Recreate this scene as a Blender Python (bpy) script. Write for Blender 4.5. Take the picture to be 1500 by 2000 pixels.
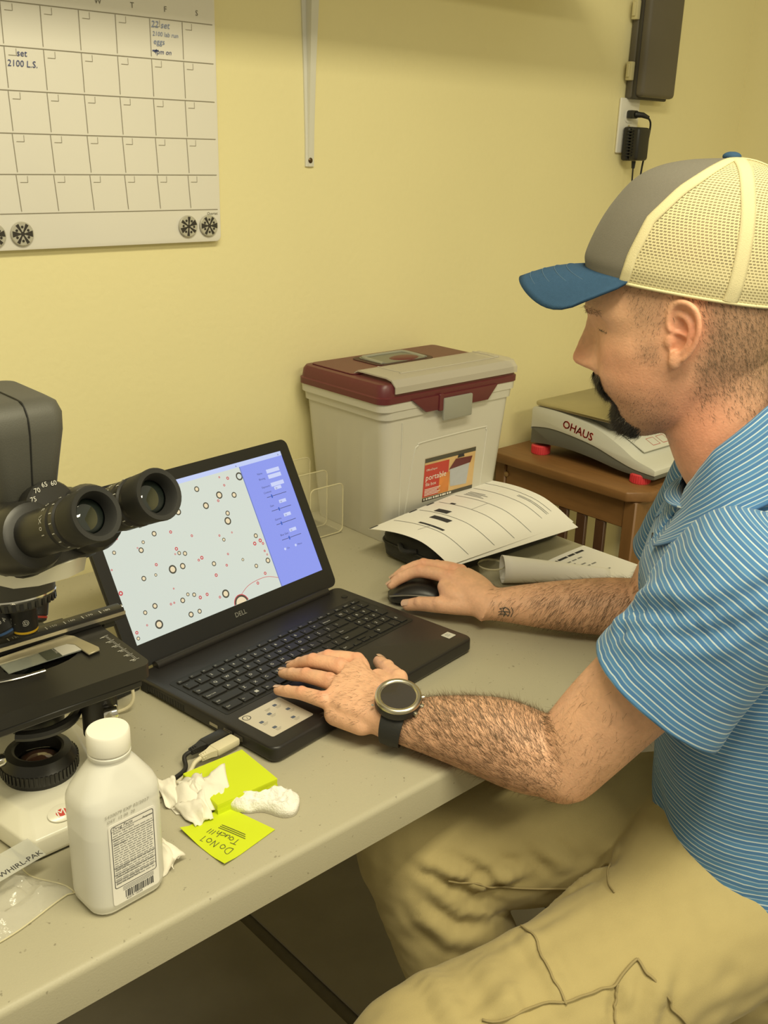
import bpy, bmesh, math, random
import numpy as np
from mathutils import Matrix, Vector, noise
random.seed(7)
rng = np.random.default_rng(7)
S = bpy.context.scene
for _o in list(bpy.data.objects): bpy.data.objects.remove(_o)
COL = S.collection
PI = math.pi
def lin(r, g, b):
    return tuple(((c/255)/12.92 if c/255 <= .04045 else ((c/255+.055)/1.055)**2.4) for c in (r, g, b))

# ---------------------------------------------------------------- camera
cd = bpy.data.cameras.new('camera'); cam = bpy.data.objects.new('camera', cd); COL.objects.link(cam)
cd.sensor_fit = 'VERTICAL'; cd.sensor_height = 36.0; cd.lens = 35.19; cd.clip_start = .02
_Rt = Vector((.73970525, -.67239603, .02682769)); _Dn = Vector((-.21193526, -.27061828, -.93906826)); _Fw = Vector((.63868583, .68894799, -.34268218))
CAMP = Vector((-.56823, -.78183, 1.39923))
cam.matrix_world = Matrix(((_Rt.x, -_Dn.x, -_Fw.x, CAMP.x), (_Rt.y, -_Dn.y, -_Fw.y, CAMP.y), (_Rt.z, -_Dn.z, -_Fw.z, CAMP.z), (0, 0, 0, 1)))
S.camera = cam

# ---------------------------------------------------------------- world, lamps, exposure
w = bpy.data.worlds.new('room_ambient'); S.world = w; w.use_nodes = True
bg = w.node_tree.nodes['Background']; bg.inputs[0].default_value = (1.0, .91, .62, 1); bg.inputs[1].default_value = .42
def area(name, loc, target, sx, sy, power, col):
    ld = bpy.data.lights.new(name, 'AREA'); ld.shape = 'RECTANGLE'; ld.size = sx; ld.size_y = sy; ld.energy = power; ld.color = col
    o = bpy.data.objects.new(name, ld); COL.objects.link(o); o.location = loc
    o.rotation_euler = (Vector(target)-Vector(loc)).to_track_quat('-Z', 'Y').to_euler(); return o
LAMP = (1.0, .91, .62)
area('ceiling_lamp_light', (-.25, -.75, 2.48), (-.25, -.75, 0), 1.2, .30, 34, LAMP)
area('ceiling_lamp_light', (.25, -2.1, 2.48), (.25, -2.1, 0), 1.2, .30, 30, LAMP)
S.view_settings.view_transform = 'Standard'; S.view_settings.look = 'None'; S.view_settings.gamma = 1.0
S.view_settings.use_curve_mapping = False; S.view_settings.exposure = 0.0

# ---------------------------------------------------------------- mesh helpers
def T(x=0, y=0, z=0): return Matrix.Translation((x, y, z))
def RX(a): return Matrix.Rotation(math.radians(a), 4, 'X')
def RY(a): return Matrix.Rotation(math.radians(a), 4, 'Y')
def RZ(a): return Matrix.Rotation(math.radians(a), 4, 'Z')
def frame(o, x, y, z):
    return Matrix(((x[0], y[0], z[0], o[0]), (x[1], y[1], z[1], o[1]), (x[2], y[2], z[2], o[2]), (0, 0, 0, 1)))
def tf(V, M):
    V = np.asarray(V, float).reshape(-1, 3)
    if M is None: return V
    A = np.array(M); return V@A[:3, :3].T+A[:3, 3]
def bm_out(bm):
    bm.verts.ensure_lookup_table()
    V = [v.co[:] for v in bm.verts]; bm.verts.index_update(); F = [[v.index for v in f.verts] for f in bm.faces]; bm.free(); return V, F
def bevel(V, F, r, seg=2, ang=25, sel=None):
    bm = bmesh.new(); vs = [bm.verts.new(tuple(v)) for v in V]
    for f in F: bm.faces.new([vs[i] for i in f])
    bm.normal_update()
    es = [e for e in bm.edges if len(e.link_faces) == 2 and e.calc_face_angle(0) > math.radians(ang) and (sel is None or sel(e))]
    bmesh.ops.bevel(bm, geom=es, offset=r, segments=seg, profile=.5, affect='EDGES', clamp_overlap=True)
    return bm_out(bm)
def box_vf(x0, y0, z0, x1, y1, z1):
    V = [(x0, y0, z0), (x1, y0, z0), (x1, y1, z0), (x0, y1, z0), (x0, y0, z1), (x1, y0, z1), (x1, y1, z1), (x0, y1, z1)]
    return V, [(3, 2, 1, 0), (4, 5, 6, 7), (0, 1, 5, 4), (1, 2, 6, 5), (2, 3, 7, 6), (3, 0, 4, 7)]
def prism_vf(poly, z0, z1):
    n = len(poly); V = [(p[0], p[1], z0) for p in poly]+[(p[0], p[1], z1) for p in poly]
    return V, [tuple(range(n-1, -1, -1)), tuple(range(n, 2*n))]+[(i, (i+1) % n, n+(i+1) % n, n+i) for i in range(n)]
def rrect(x0, y0, x1, y1, r, n=5):
    P = []
    for cx, cy, a in ((x1-r, y1-r, 0), (x0+r, y1-r, 90), (x0+r, y0+r, 180), (x1-r, y0+r, 270)):
        for k in range(n+1):
            t = math.radians(a+90*k/n); P.append((cx+r*math.cos(t), cy+r*math.sin(t)))
    return P
def lerp(a, b, t): return a+(b-a)*t
def spline(P, n=8, closed=False):
    """Catmull-Rom through the points P."""
    P = [np.array(p, float) for p in P]; out = []; m = len(P)
    rg = range(m) if closed else range(m-1)
    for i in rg:
        if closed: a, b, c, d = P[(i-1) % m], P[i], P[(i+1) % m], P[(i+2) % m]
        else: a, b, c, d = P[max(i-1, 0)], P[i], P[i+1], P[min(i+2, m-1)]
        for k in range(n):
            t = k/n; out.append(.5*((2*b)+(c-a)*t+(2*a-5*b+4*c-d)*t*t+(3*b-a-3*c+d)*t**3))
    if not closed: out.append(P[-1])
    return np.array(out)
class MB:
    def __init__(s): s.v = []; s.f = []; s.n = 0; s.uv = []; s.has_uv = False
    def add(s, V, F, M=None, UV=None):
        V = tf(V, M); s.v.append(V)
        for f in F: s.f.append([i+s.n for i in f])
        if UV is not None: s.uv.append(np.asarray(UV, float)); s.has_uv = True
        else: s.uv.append(np.zeros((len(V), 2)))
        s.n += len(V); return s
    def box(s, x0, y0, z0, x1, y1, z1, M=None): V, F = box_vf(x0, y0, z0, x1, y1, z1); return s.add(V, F, M)
    def rbox(s, x0, y0, z0, x1, y1, z1, r=.002, seg=2, M=None):
        V, F = bevel(*box_vf(x0, y0, z0, x1, y1, z1), r, seg); return s.add(V, F, M)
    def prism(s, poly, z0, z1, M=None, r=0, seg=2, ang=50):
        V, F = prism_vf(poly, z0, z1)
        if r: V, F = bevel(V, F, r, seg, ang)
        return s.add(V, F, M)
    def lathe(s, prof, n=28, M=None, cap=True):
        V = []; F = []; m = len(prof)
        for r, z in prof:
            for k in range(n): a = 2*PI*k/n; V.append((r*math.cos(a), r*math.sin(a), z))
        for j in range(m-1):
            for k in range(n): F.append((j*n+k, j*n+(k+1) % n, (j+1)*n+(k+1) % n, (j+1)*n+k))
        if cap: F.append(tuple(range(n-1, -1, -1))); F.append(tuple(range((m-1)*n, m*n)))
        return s.add(V, F, M)
    def loft(s, rings, M=None, cap=True, closed=True, UV=None):
        m = len(rings); n = len(rings[0]); V = np.concatenate([np.asarray(r, float) for r in rings]); F = []
        for j in range(m-1):
            for k in range(n if closed else n-1): F.append((j*n+k, j*n+(k+1) % n, (j+1)*n+(k+1) % n, (j+1)*n+k))
        if cap and closed: F.append(tuple(range(n-1, -1, -1))); F.append(tuple(range((m-1)*n, m*n)))
        return s.add(V, F, M, UV)
    def tube(s, path, rad, n=8, M=None, cap=True, flat=None):
        P = np.asarray(path, float); m = len(P)
        rad = np.full(m, rad) if np.isscalar(rad) else np.asarray(rad, float)
        d = np.gradient(P, axis=0); d /= np.linalg.norm(d, axis=1)[:, None]+1e-12
        u = np.cross(d[0], (0, 0, 1.)); 
        if np.linalg.norm(u) < .1: u = np.cross(d[0], (1., 0, 0))
        rings = []
        for i in range(m):
            u = u-d[i]*(u@d[i]); u /= np.linalg.norm(u); v = np.cross(d[i], u)
            fl = 1 if flat is None else flat
            rings.append([P[i]+rad[i]*(math.cos(2*PI*k/n)*u+fl*math.sin(2*PI*k/n)*v) for k in range(n)])
        return s.loft(rings, M, cap)
    def ball(s, c, r, n=16, M=None):
        r = (r, r, r) if np.isscalar(r) else r; rings = []
        for j in range(1, n):
            t = PI*j/n; rings.append([(c[0]+r[0]*math.sin(t)*math.cos(2*PI*k/(2*n)), c[1]+r[1]*math.sin(t)*math.sin(2*PI*k/(2*n)), c[2]-r[2]*math.cos(t)) for k in range(2*n)])
        return s.loft(rings, M)
    def text(s, body, size, M=None, align='LEFT', shear=0, ext=0):
        c = bpy.data.curves.new('t', 'FONT'); c.body = body; c.size = size; c.align_x = align; c.shear = shear; c.extrude = ext; c.resolution_u = 2
        o = bpy.data.objects.new('t', c); COL.objects.link(o)
        me = bpy.data.meshes.new_from_object(o); V = [v.co[:] for v in me.vertices]; F = [list(p.vertices) for p in me.polygons]
        bpy.data.objects.remove(o); bpy.data.curves.remove(c); bpy.data.meshes.remove(me)
        return s.add(V, F, M) if V else s
    def ribbon(s, pts, wd, M=None, z=0):
        """flat pen stroke in the xy plane"""
        P = np.array([(p[0], p[1]) for p in pts], float); d = np.gradient(P, axis=0); d /= np.linalg.norm(d, axis=1)[:, None]+1e-12
        nn = np.stack([-d[:, 1], d[:, 0]], 1)*wd/2
        V = [(*q, z) for q in P+nn]+[(*q, z) for q in P-nn]; m = len(P)
        return s.add(V, [(i, m+i, m+i+1, i+1) for i in range(m-1)], M)
    def mesh(s, name='m'):
        me = bpy.data.meshes.new(name); V = np.concatenate(s.v) if s.v else np.zeros((0, 3))
        me.from_pydata(V.tolist(), [], s.f)
        if s.has_uv:
            UV = np.concatenate(s.uv); l = me.uv_layers.new(name='UVMap'); idx = np.zeros(len(me.loops), int); me.loops.foreach_get('vertex_index', idx)
            l.data.foreach_set('uv', UV[idx].ravel())
        return me
    def build(s, name, mat, parent=None, smooth=40, world=False, label=None, kind=None):
        if world and parent is not None:
            Mi = parent.matrix_basis.inverted() if parent.parent is None else parent.parent.matrix_basis.inverted()
            s.v = [tf(v, Mi) for v in s.v]
        return link(name, s.mesh(name), mat, parent, smooth, label, kind)
def link(name, me, mat, parent=None, smooth=40, label=None, kind=None):
    o = bpy.data.objects.new(name, me); COL.objects.link(o)
    if parent is not None: o.parent = parent
    for m in (mat if isinstance(mat, (list, tuple)) else [mat]): me.materials.append(m)
    if smooth:
        me.polygons.foreach_set('use_smooth', [True]*len(me.polygons))
        if smooth < 180: me.set_sharp_from_angle(angle=math.radians(smooth))
    if label: o['label'] = label
    if kind: o['kind'] = kind
    return o
def thing(name, label, cat, loc=(0, 0, 0), rotz=0, group=None):
    o = bpy.data.objects.new(name, None); COL.objects.link(o); o.empty_display_size = .02
    o.location = loc; o.rotation_euler = (0, 0, math.radians(rotz)); o['label'] = label; o['category'] = cat
    if group: o['group'] = group
    bpy.context.view_layer.update()
    return o
def tag(o, label, cat, group=None):
    o['label'] = label; o['category'] = cat
    if group: o['group'] = group
    return o
def struct(o): o['kind'] = 'structure'; return o

# ---------------------------------------------------------------- materials
def pm(name, col, rough=.5, metal=0, var=0, vscale=30, bump=0, bscale=200, spec=.5, trans=0, emis=None, estr=1, alpha=1, sss=0, coat=0, sheen=0, detail=3, stretch=None):
    m = bpy.data.materials.new(name); m.use_nodes = True; nt = m.node_tree; b = nt.nodes['Principled BSDF']
    b.inputs['Base Color'].default_value = (*col, 1); b.inputs['Roughness'].default_value = rough; b.inputs['Metallic'].default_value = metal
    b.inputs['Specular IOR Level'].default_value = spec; b.inputs['Transmission Weight'].default_value = trans; b.inputs['Alpha'].default_value = alpha
    b.inputs['Coat Weight'].default_value = coat; b.inputs['Sheen Weight'].default_value = sheen
    if sss: b.inputs['Subsurface Weight'].default_value = sss; b.inputs['Subsurface Radius'].default_value = (.012, .005, .003); b.inputs['Subsurface Scale'].default_value = .6
    if emis: b.inputs['Emission Color'].default_value = (*emis, 1); b.inputs['Emission Strength'].default_value = estr
    tc = None
    def coords():
        nonlocal tc
        if tc is None:
            tc = nt.nodes.new('ShaderNodeTexCoord').outputs['Object']
            if stretch:
                mp = nt.nodes.new('ShaderNodeMapping'); mp.inputs['Scale'].default_value = stretch; nt.links.new(tc, mp.inputs[0]); tc = mp.outputs[0]
        return tc
    if var:
        nz = nt.nodes.new('ShaderNodeTexNoise'); nz.inputs['Scale'].default_value = vscale; nz.inputs['Detail'].default_value = detail; nt.links.new(coords(), nz.inputs['Vector'])
        mx = nt.nodes.new('ShaderNodeMix'); mx.data_type = 'RGBA'; mx.inputs[6].default_value = (*[c*(1-var) for c in col], 1); mx.inputs[7].default_value = (*[min(1, c*(1+var)) for c in col], 1)
        nt.links.new(nz.outputs[0], mx.inputs[0]); nt.links.new(mx.outputs[2], b.inputs['Base Color'])
    if bump:
        n2 = nt.nodes.new('ShaderNodeTexNoise'); n2.inputs['Scale'].default_value = bscale; n2.inputs['Detail'].default_value = 3; nt.links.new(coords(), n2.inputs['Vector'])
        bp = nt.nodes.new('ShaderNodeBump'); bp.inputs['Strength'].default_value = bump; bp.inputs['Distance'].default_value = .002; nt.links.new(n2.outputs[0], bp.inputs['Height']); nt.links.new(bp.outputs[0], b.inputs['Normal'])
    return m
def speckle(m, col, scale=220, thr=.72, amount=.6):
    """small dark specks scattered in a material"""
    nt = m.node_tree; b = nt.nodes['Principled BSDF']; tc = nt.nodes.new('ShaderNodeTexCoord')
    vo = nt.nodes.new('ShaderNodeTexNoise'); vo.inputs['Scale'].default_value = scale; vo.inputs['Detail'].default_value = 1; nt.links.new(tc.outputs['Object'], vo.inputs['Vector'])
    rp = nt.nodes.new('ShaderNodeMapRange'); rp.inputs[1].default_value = thr; rp.inputs[2].default_value = thr+.05; rp.inputs[4].default_value = amount; nt.links.new(vo.outputs[0], rp.inputs[0])
    mx = nt.nodes.new('ShaderNodeMix'); mx.data_type = 'RGBA'; mx.inputs[7].default_value = (*col, 1); nt.links.new(rp.outputs[0], mx.inputs[0])
    src = b.inputs['Base Color'].links
    if src: nt.links.new(src[0].from_socket, mx.inputs[6])
    else: mx.inputs[6].default_value = b.inputs['Base Color'].default_value
    nt.links.new(mx.outputs[2], b.inputs['Base Color']); return m
def emit(name, col, s=1.0):
    m = pm(name, (.01, .01, .012), .25, emis=col, estr=s); return m
M = {}
M['wall'] = pm('wall_paint', (.85, .775, .45), .55, var=.04, vscale=3, bump=.25, bscale=90, spec=.25)
M['plastic_white'] = pm('white_plastic', (.80, .78, .72), .4)
M['table'] = speckle(pm('table_plastic', (.42, .39, .285), .45, var=.03, vscale=8, bump=.12, bscale=500, spec=.35), (.16, .14, .10), 190, .735, .55)
M['black'] = pm('black_plastic', (.017, .016, .015), .42, bump=.05, bscale=900)
M['black_soft'] = pm('black_rubber', (.014, .014, .013), .62)
M['laptop'] = pm('laptop_shell', (.020, .018, .017), .36, var=.1, vscale=20, bump=.06, bscale=1500, spec=.45)
M['key'] = pm('key_plastic', (.012, .012, .012), .45)
M['legend'] = pm('key_legend', (.62, .62, .60), .6)
M['steel'] = pm('brushed_steel', (.62, .58, .50), .3, 1, var=.08, vscale=60)
M['chrome'] = pm('chrome', (.75, .73, .68), .15, 1)
M['paper'] = pm('paper', (.83, .81, .77), .75, var=.02, vscale=12, spec=.2)
M['ink'] = pm('black_ink', (.03, .03, .035), .8)
M['ink_soft'] = pm('grey_ink', (.25, .25, .25), .8)
M['red'] = pm('red_ink', (.55, .05, .035), .6)
M['clear'] = pm('clear_acrylic', (.95, .93, .85), .04, trans=1.0, spec=.5)
# ================================================================ the room
TZ = .74                                     # table top height
WY = .645                                    # face of the back wall
b = MB(); b.box(-2.6, WY, 0, 1.96, WY+.12, 2.6); struct(b.build('wall_back', M['wall']))
b = MB(); b.box(1.955, -3.2, 0, 2.08, WY+.12, 2.6); struct(b.build('wall_right', M['wall']))
M['grout'] = pm('grout', (.13, .115, .085), .9, var=.2, vscale=40, bump=.3, bscale=300)
M['tile'] = pm('floor_tile', (.27, .245, .20), .55, var=.22, vscale=9, bump=.15, bscale=120, detail=8)
M['tile2'] = pm('floor_tile_b', (.235, .215, .175), .55, var=.25, vscale=7, bump=.15, bscale=110, detail=8)
b = MB(); b.box(-2.6, -3.2, -.05, 1.96, WY, -.004); floor = struct(b.build('floor', M['grout']))
tb = MB(); tb.rbox(0, 0, -.004, .488, .488, .0, .003, 1); tme = [tb.mesh('tile'), tb.mesh('tile')]
tme[0].materials.append(M['tile']); tme[1].materials.append(M['tile2'])
for i in range(-5, 4):
    for j in range(-6, 2):
        x = .312+i*.512; y = .140+j*.512
        if x > 1.5 or x < -2.5 or y < -2.9 or y+.488 > WY: continue
        o = bpy.data.objects.new('tile', random.choice(tme)); COL.objects.link(o); o.parent = floor; o.location = (x, y, 0)

# wall shelf above the frame, carried by a white bracket (its shadow falls on the wall)
M['shelf'] = pm('shelf_board', (.62, .60, .54), .5, var=.05, vscale=10)
t = thing('wall_shelf', 'white wall shelf board above the tapered bracket', 'shelf', (.56, WY, 1.742))
b = MB(); b.rbox(-.95, -.30, 0, .60, -.001, .02, .003); b.build('board', M['shelf'], t)
M['bracket'] = pm('bracket_enamel', (.70, .69, .62), .35, spec=.5)
t = thing('shelf_bracket', 'white tapered metal shelf bracket screwed to the yellow wall', 'bracket', (.556, WY, 1.364))
b = MB()                                     # wall leg: a tapered U channel
prof = [(.009, 0), (.0095, .05), (.013, .16), (.0175, .26), (.0195, .32), (.020, .3775)]
dep = [.004, .007, .012, .017, .021, .024]
rings = []
for (hw, z), d in zip(prof, dep):
    rings.append([(-hw, 0, z), (-hw, -.003, z), (-hw*.55, -.0035, z), (-hw*.45, -d, z), (hw*.45, -d, z), (hw*.55, -.0035, z), (hw, -.003, z), (hw, 0, z)])
b.loft(rings); b.build('wall_leg', M['bracket'], t, 30)
b = MB(); b.loft([[(-.013, y, .3778), (.013, y, .3778), (.013, y, .372-.022*(1+y/.27)), (-.013, y, .372-.022*(1+y/.27))] for y in (-.27, -.002)]); b.build('shelf_arm', M['bracket'], t, 30)
b = MB(); b.lathe([(.0045, 0), (.0045, .0015), (.003, .003), (.001, .0032)], 14, T(0, -.0036, .010)@RX(90)); b.build('screw', pm('screw_bronze', (.12, .08, .04), .4, .8), t)

# ================================================================ whiteboard calendar
M['board'] = pm('whiteboard', (.80, .775, .72), .22, var=.02, vscale=3, spec=.5)
CX0, CX1, CZ0, CZ1 = -.085, .3665, 1.2485, 1.655
t = thing('whiteboard_calendar', 'white dry-erase monthly calendar board with blank day grid hung on wall', 'calendar', (CX0, WY-.012, CZ0))
cw, chh = CX1-CX0, CZ1-CZ0
UP = frame((0, 0, 0), (1, 0, 0), (0, 0, 1), (0, -1, 0))      # draws xy print on a wall facing -y
b = MB(); b.prism(rrect(0, 0, cw, chh, .009), 0, .010, frame((0, .010, 0), (1, 0, 0), (0, 0, 1), (0, -1, 0)), .0015, 2); board = b.build('board', M['board'], t)
colx = [x-CX0 for x in (.361, .3085, .2545, .200, .1445, .0895, .035, -.0195)]; rowz = [z-CZ0 for z in (1.565, 1.511, 1.457, 1.403, 1.350, 1.298)]
b = MB(); zz = .0006
PR = UP@T(0, 0, .0001)
for z in rowz: b.ribbon([(.001, z), (colx[0], z)], .0011, PR, zz)
for i, x in enumerate(colx[1:]):
    for k in range(5): b.ribbon([(x+.0008*k, rowz[k+1]+.003), (x, rowz[k]-.001)], .0010, PR, zz)
for i, x in enumerate(colx[1:]):
    for k in range(5):
        z = rowz[k]; b.ribbon([(x+.016, z-.002), (x+.016, z-.0105)], .0006, PR, zz); b.ribbon([(x+.005, z-.0105), (x+.016, z-.0105)], .0006, PR, zz)
b.build('printed_grid', pm('grid_print', (.27, .245, .19), .6), board, 0)
b = MB()
for ch_, x in zip('SMTWTFS', [(colx[7-k]+colx[6-k])/2 for k in range(7)]): b.text(ch_, .0105, PR@T(x-.003, rowz[0]+.010, zz))
b.text('Quartet', .006, PR@T(colx[0]-.020, rowz[5]-.008, zz)); b.build('printed_letters', pm('letter_print', (.16, .15, .12), .6), board, 0, kind='stuff')
M['marker'] = pm('blue_marker', (.05, .07, .22), .6); M['marker_light'] = pm('faded_blue_marker', (.24, .30, .50), .7)
b = MB(); x = colx[2]
b.text('22 set', .0125, PR@T(x+.001, rowz[0]-.012, zz+.0004), shear=.2); b.text('2100 lab run', .0085, PR@T(x+.003, rowz[0]-.023, zz+.0004), shear=.1); b.text('eggs', .011, PR@T(x+.004, rowz[0]-.034, zz+.0004), shear=.1)
b.build('faded_writing', M['marker_light'], board, 0, kind='stuff')
b = MB(); b.text('4pm on', .0095, PR@T(x+.004, rowz[0]-.047, zz+.0004), shear=.2); b.ribbon([(x+.002, rowz[0]-.043), (x+.012, rowz[0]-.0425)], .0018, PR, zz+.0004)
x = colx[6]; b.text('set', .012, PR@T(x+.016, rowz[1]-.011, zz+.0004), shear=.1); b.text('2100 L.S.', .0115, PR@T(x+.002, rowz[1]-.024, zz+.0004), shear=.1)
b.build('blue_writing', M['marker'], board, 0, kind='stuff')
M['magnet'] = pm('magnet_face', (.52, .50, .42), .35, .2); M['magnet_dark'] = pm('magnet_print', (.035, .03, .025), .5)
for k, (x, z, rot, lb) in enumerate([(-.005, 1.270, 10, 'round patterned magnet cut off by the left picture edge'), (.035, 1.271, 0, 'round wheel-patterned magnet on the lower left of the calendar'), (.304, 1.2735, 25, 'round patterned magnet left of the corner magnet on calendar'), (.342, 1.2735, 0, 'round patterned magnet nearest the lower right calendar corner')]):
    t = thing('magnet', lb, 'magnet', (x, WY-.0125, z), 0, 'round calendar magnets')
    K = frame((0, 0, 0), (1, 0, 0), (0, 0, 1), (0, -1, 0))
    b = MB(); b.lathe([(.0155, 0), (.0165, .001), (.0165, .003), (.0155, .004), (.0001, .0042)], 28, K); b.build('disc', M['magnet'], t)
    b = MB()
    for q in range(6):
        a = rot+60*q; wd = 1.0 if q % 3 == 0 else .55
        b.prism([(.003, -.0009), (.0145, -.0042*wd), (.0145, .0042*wd), (.003, .0009)], .0043, .0046, K@RZ(a))
        b.lathe([(.0019, .0043), (.0019, .0046)], 8, K@RZ(a+30)@T(.0095, 0, 0))
    b.lathe([(.003, .0043), (.003, .0047)], 10, K); b.build('pattern', M['magnet_dark'], t, 0)

# ================================================================ grey enclosure and power outlet on the wall
M['enclosure'] = pm('grey_enclosure', (.115, .10, .075), .5, var=.08, vscale=12)
M['latch'] = pm('cream_latch', (.62, .56, .32), .45)
t = thing('electrical_enclosure', 'dark grey wall-mounted electrical enclosure box with side latches', 'enclosure', (1.447, WY, 1.512))
b = MB(); b.rbox(0, -.020, .002, .126, -.0005, .60, .006, 3); b.build('body', M['enclosure'], t)
b = MB(); b.rbox(.003, -.046, .006, .132, -.0215, .60, .009, 3); b.build('door', M['enclosure'], t)
b = MB(); b.rbox(.001, -.028, .001, .126, -.018, .60, .003, 2); b.build('door_seam', pm('dark_seam', (.05, .045, .035), .6), t)
for z in (.039, .160, .30):
    b = MB(); b.rbox(-.012, -.020, z, .002, -.006, z+.038, .002); b.rbox(-.016, -.017, z+.006, -.010, -.009, z+.034, .002); b.build('latch', M['latch'], t)
t = thing('wall_outlet', 'white double power outlet plate under the grey enclosure', 'outlet', (1.430, WY, 1.400))
b = MB(); b.rbox(0, -.0065, 0, .073, -.0005, .116, .003, 3); b.build('cover_plate', M['plastic_white'], t)
for z in (.038, .078):
    b = MB(); b.prism(rrect(.020, z-.014, .053, z+.014, .010), 0, .0015, frame((0, -.0065, 0), (1, 0, 0), (0, 0, 1), (0, -1, 0)), .0005, 1); b.build('socket', M['plastic_white'], t)
b = MB(); b.lathe([(.003, 0), (.003, .001)], 10, frame((.0365, -.0065, .058), (1, 0, 0), (0, 0, 1), (0, -1, 0))); b.build('screw', M['steel'], t)
t = thing('power_adapter', 'black wall-wart power adapter in the lower outlet socket', 'adapter', (1.466, WY-.0085, 1.424))
b = MB(); b.rbox(-.024, -.019, -.040, .024, -.0005, .032, .006, 3); b.build('back_shell', M['black'], t)
b = MB(); b.rbox(-.023, -.044, -.039, .023, -.0195, .031, .007, 3); b.build('front_shell', M['black'], t)
b = MB()
for k in range(9): b.box(-.026, -.030, -.03+k*.0065, -.022, -.012, -.027+k*.0065)
b.build('ribs', M['black_soft'], t)
b = MB(); b.tube([(0, -.022, -.040), (0, -.022, -.056)], [.005, .0035], 10); b.tube(spline([(0, -.022, -.055), (.002, -.022, -.09), (.009, -.02, -.13), (.012, -.02, -.20), (.005, -.015, -.35), (.0, -.01, -.62)], 8), .0018, 8); b.build('cord', M['black_soft'], t)
t = thing('power_plug', 'small black power plug in the upper outlet socket', 'plug', (1.463, WY-.0085, 1.482))
b = MB(); b.rbox(-.012, -.016, -.0085, .012, -.0005, .0085, .003); b.build('plug_head', M['black'], t)
b = MB(); b.tube([(0, -.014, 0), (.012, -.027, -.001), (.026, -.033, -.006)], [.007, .006, .004], 10); b.build('strain_relief', M['black'], t)
b = MB(); b.tube(spline([(.024, -.032, -.005), (.036, -.033, -.016), (.040, -.030, -.04), (.036, -.026, -.09), (.032, -.024, -.14), (.03, -.02, -.30), (.03, -.015, -.68)], 8), .0021, 8); b.build('cord', M['black_soft'], t)

# ================================================================ folding table
t = thing('folding_table', 'off-white speckled plastic folding table along the yellow wall', 'table', (0, 0, 0))
TX0, TX1, TY0, TY1 = -1.0, .830, -.132, .632
b = MB(); V, F = prism_vf(rrect(TX0, TY0, TX1, TY1, .03, 6), TZ-.042, TZ)
V, F = bevel(V, F, .007, 4, 50, lambda e: abs(e.verts[0].co.z-e.verts[1].co.z) < 1e-6 and e.verts[0].co.z > TZ-.01)
b.add(V, F); b.build('tabletop', M['table'], t)
M['leg_metal'] = pm('grey_leg_metal', (.16, .155, .14), .45, .6)
for x in (-.80, .66):
    for y in (-.02, .53):
        b = MB(); b.tube([(x, y, TZ-.043), (x, y, .0)], .0135, 12); b.build('leg', M['leg_metal'], t)
    for z in (.12, .66):
        b = MB(); b.tube([(x, -.02, z), (x, .53, z)], .010, 10); b.build('leg_brace', M['leg_metal'], t)
# ================================================================ laptop
t = thing('laptop', 'open black laptop showing round droplets on its screen', 'laptop', (0, 0, .762), 7.083)
LT = RX(-.93)                                  # the deck falls slightly to the rear
LW, LD = .380, .260
b = MB(); V, F = prism_vf(rrect(0, 0, LW, LD, .012, 6), -.0195, 0)
V, F = bevel(V, F, .0035, 3, 50, lambda e: abs(e.verts[0].co.z-e.verts[1].co.z) < 1e-6)
V = [(x, y, -.0206+y*.01623+(.0012 if z < -.019 else .0045) if z < -.012 else z) for x, y, z in V]
b.add(V, F, LT); base = b.build('base', M['laptop'], t)
b = MB(); b.prism(rrect(.014, .096, LW-.014, .208, .004), -.0002, .0004, LT); b.build('keyboard_bed', pm('keyboard_bed', (.010, .010, .010), .5), base, 0)
# ---- keys: (width in units) rows from front to back
U = .0187; KX0 = .0205
def key_rows():
    main = [
        (.101, .0155, [('Ctrl', 1.3), ('Fn', .95), ('#', 1.0), ('Alt', 1.0), ('', 5.2), ('Alt', 1.0), ('Ctrl', 1.0)]),
        (.1195, .0155, [('Shift', 2.3)]+[(c, 1) for c in 'ZXCVBNM,./']+[('Shift', 2.45)]),
        (.138, .0155, [('Caps Lock', 1.75)]+[(c, 1) for c in "ASDFGHJKL;'"]+[('Enter', 2.0)]),
        (.1565, .0155, [('Tab', 1.45)]+[(c, 1) for c in 'QWERTYUIOP[]']+[('\\', 1.3)]),
        (.175, .0155, [('`', 1)]+[(c, 1) for c in '1234567890-=']+[('Backspace', 1.75)]),
        (.1940, .0085, [('Esc', 1)]+[('F%d' % k, 1.0) for k in range(1, 13)]+[('PrtScr', .95), ('Ins', .9), ('Del', .9), ('Home', .9), ('End', .9)])]
    return main
KM = {}
def keycap(wd, dp):
    k = (round(wd, 4), round(dp, 4))
    if k not in KM:
        q = MB(); g = .0010
        q.loft([rrect(g, g, wd-g, dp-g, .0016, 3)][0] and [[(x, y, z) for x, y in rrect(g+i, g+i, wd-g-i, dp-g-i, .0016, 3)] for z, i in ((0, 0), (.0013, 0), (.0018, .0005))])
        me = q.mesh('key'); me.materials.append(M['key']); me.polygons.foreach_set('use_smooth', [False]*len(me.polygons)); KM[k] = me
    return KM[k]
leg = MB()
def put_key(name, x, y, wd, dp):
    o = bpy.data.objects.new('key', keycap(wd, dp)); COL.objects.link(o); o.parent = base
    o.matrix_basis = LT@T(x, y, .0004)
    s = .0062 if len(name) == 1 else (.0034 if dp > .01 else .0028)
    Mx = LT@T(x+.0042, y+dp*.42, .00232) if len(name) == 1 else LT@T(x+.0028, y+dp*.36, .00232)
    if name == '#':
        for a in (0, 1):
            for c_ in (0, 1): leg.box(x+.006+a*.0026, y+.006+c_*.0026, .0023, x+.0082+a*.0026, y+.0082+c_*.0026, .00233, LT)
    elif name: leg.text(name, s, Mx)
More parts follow.
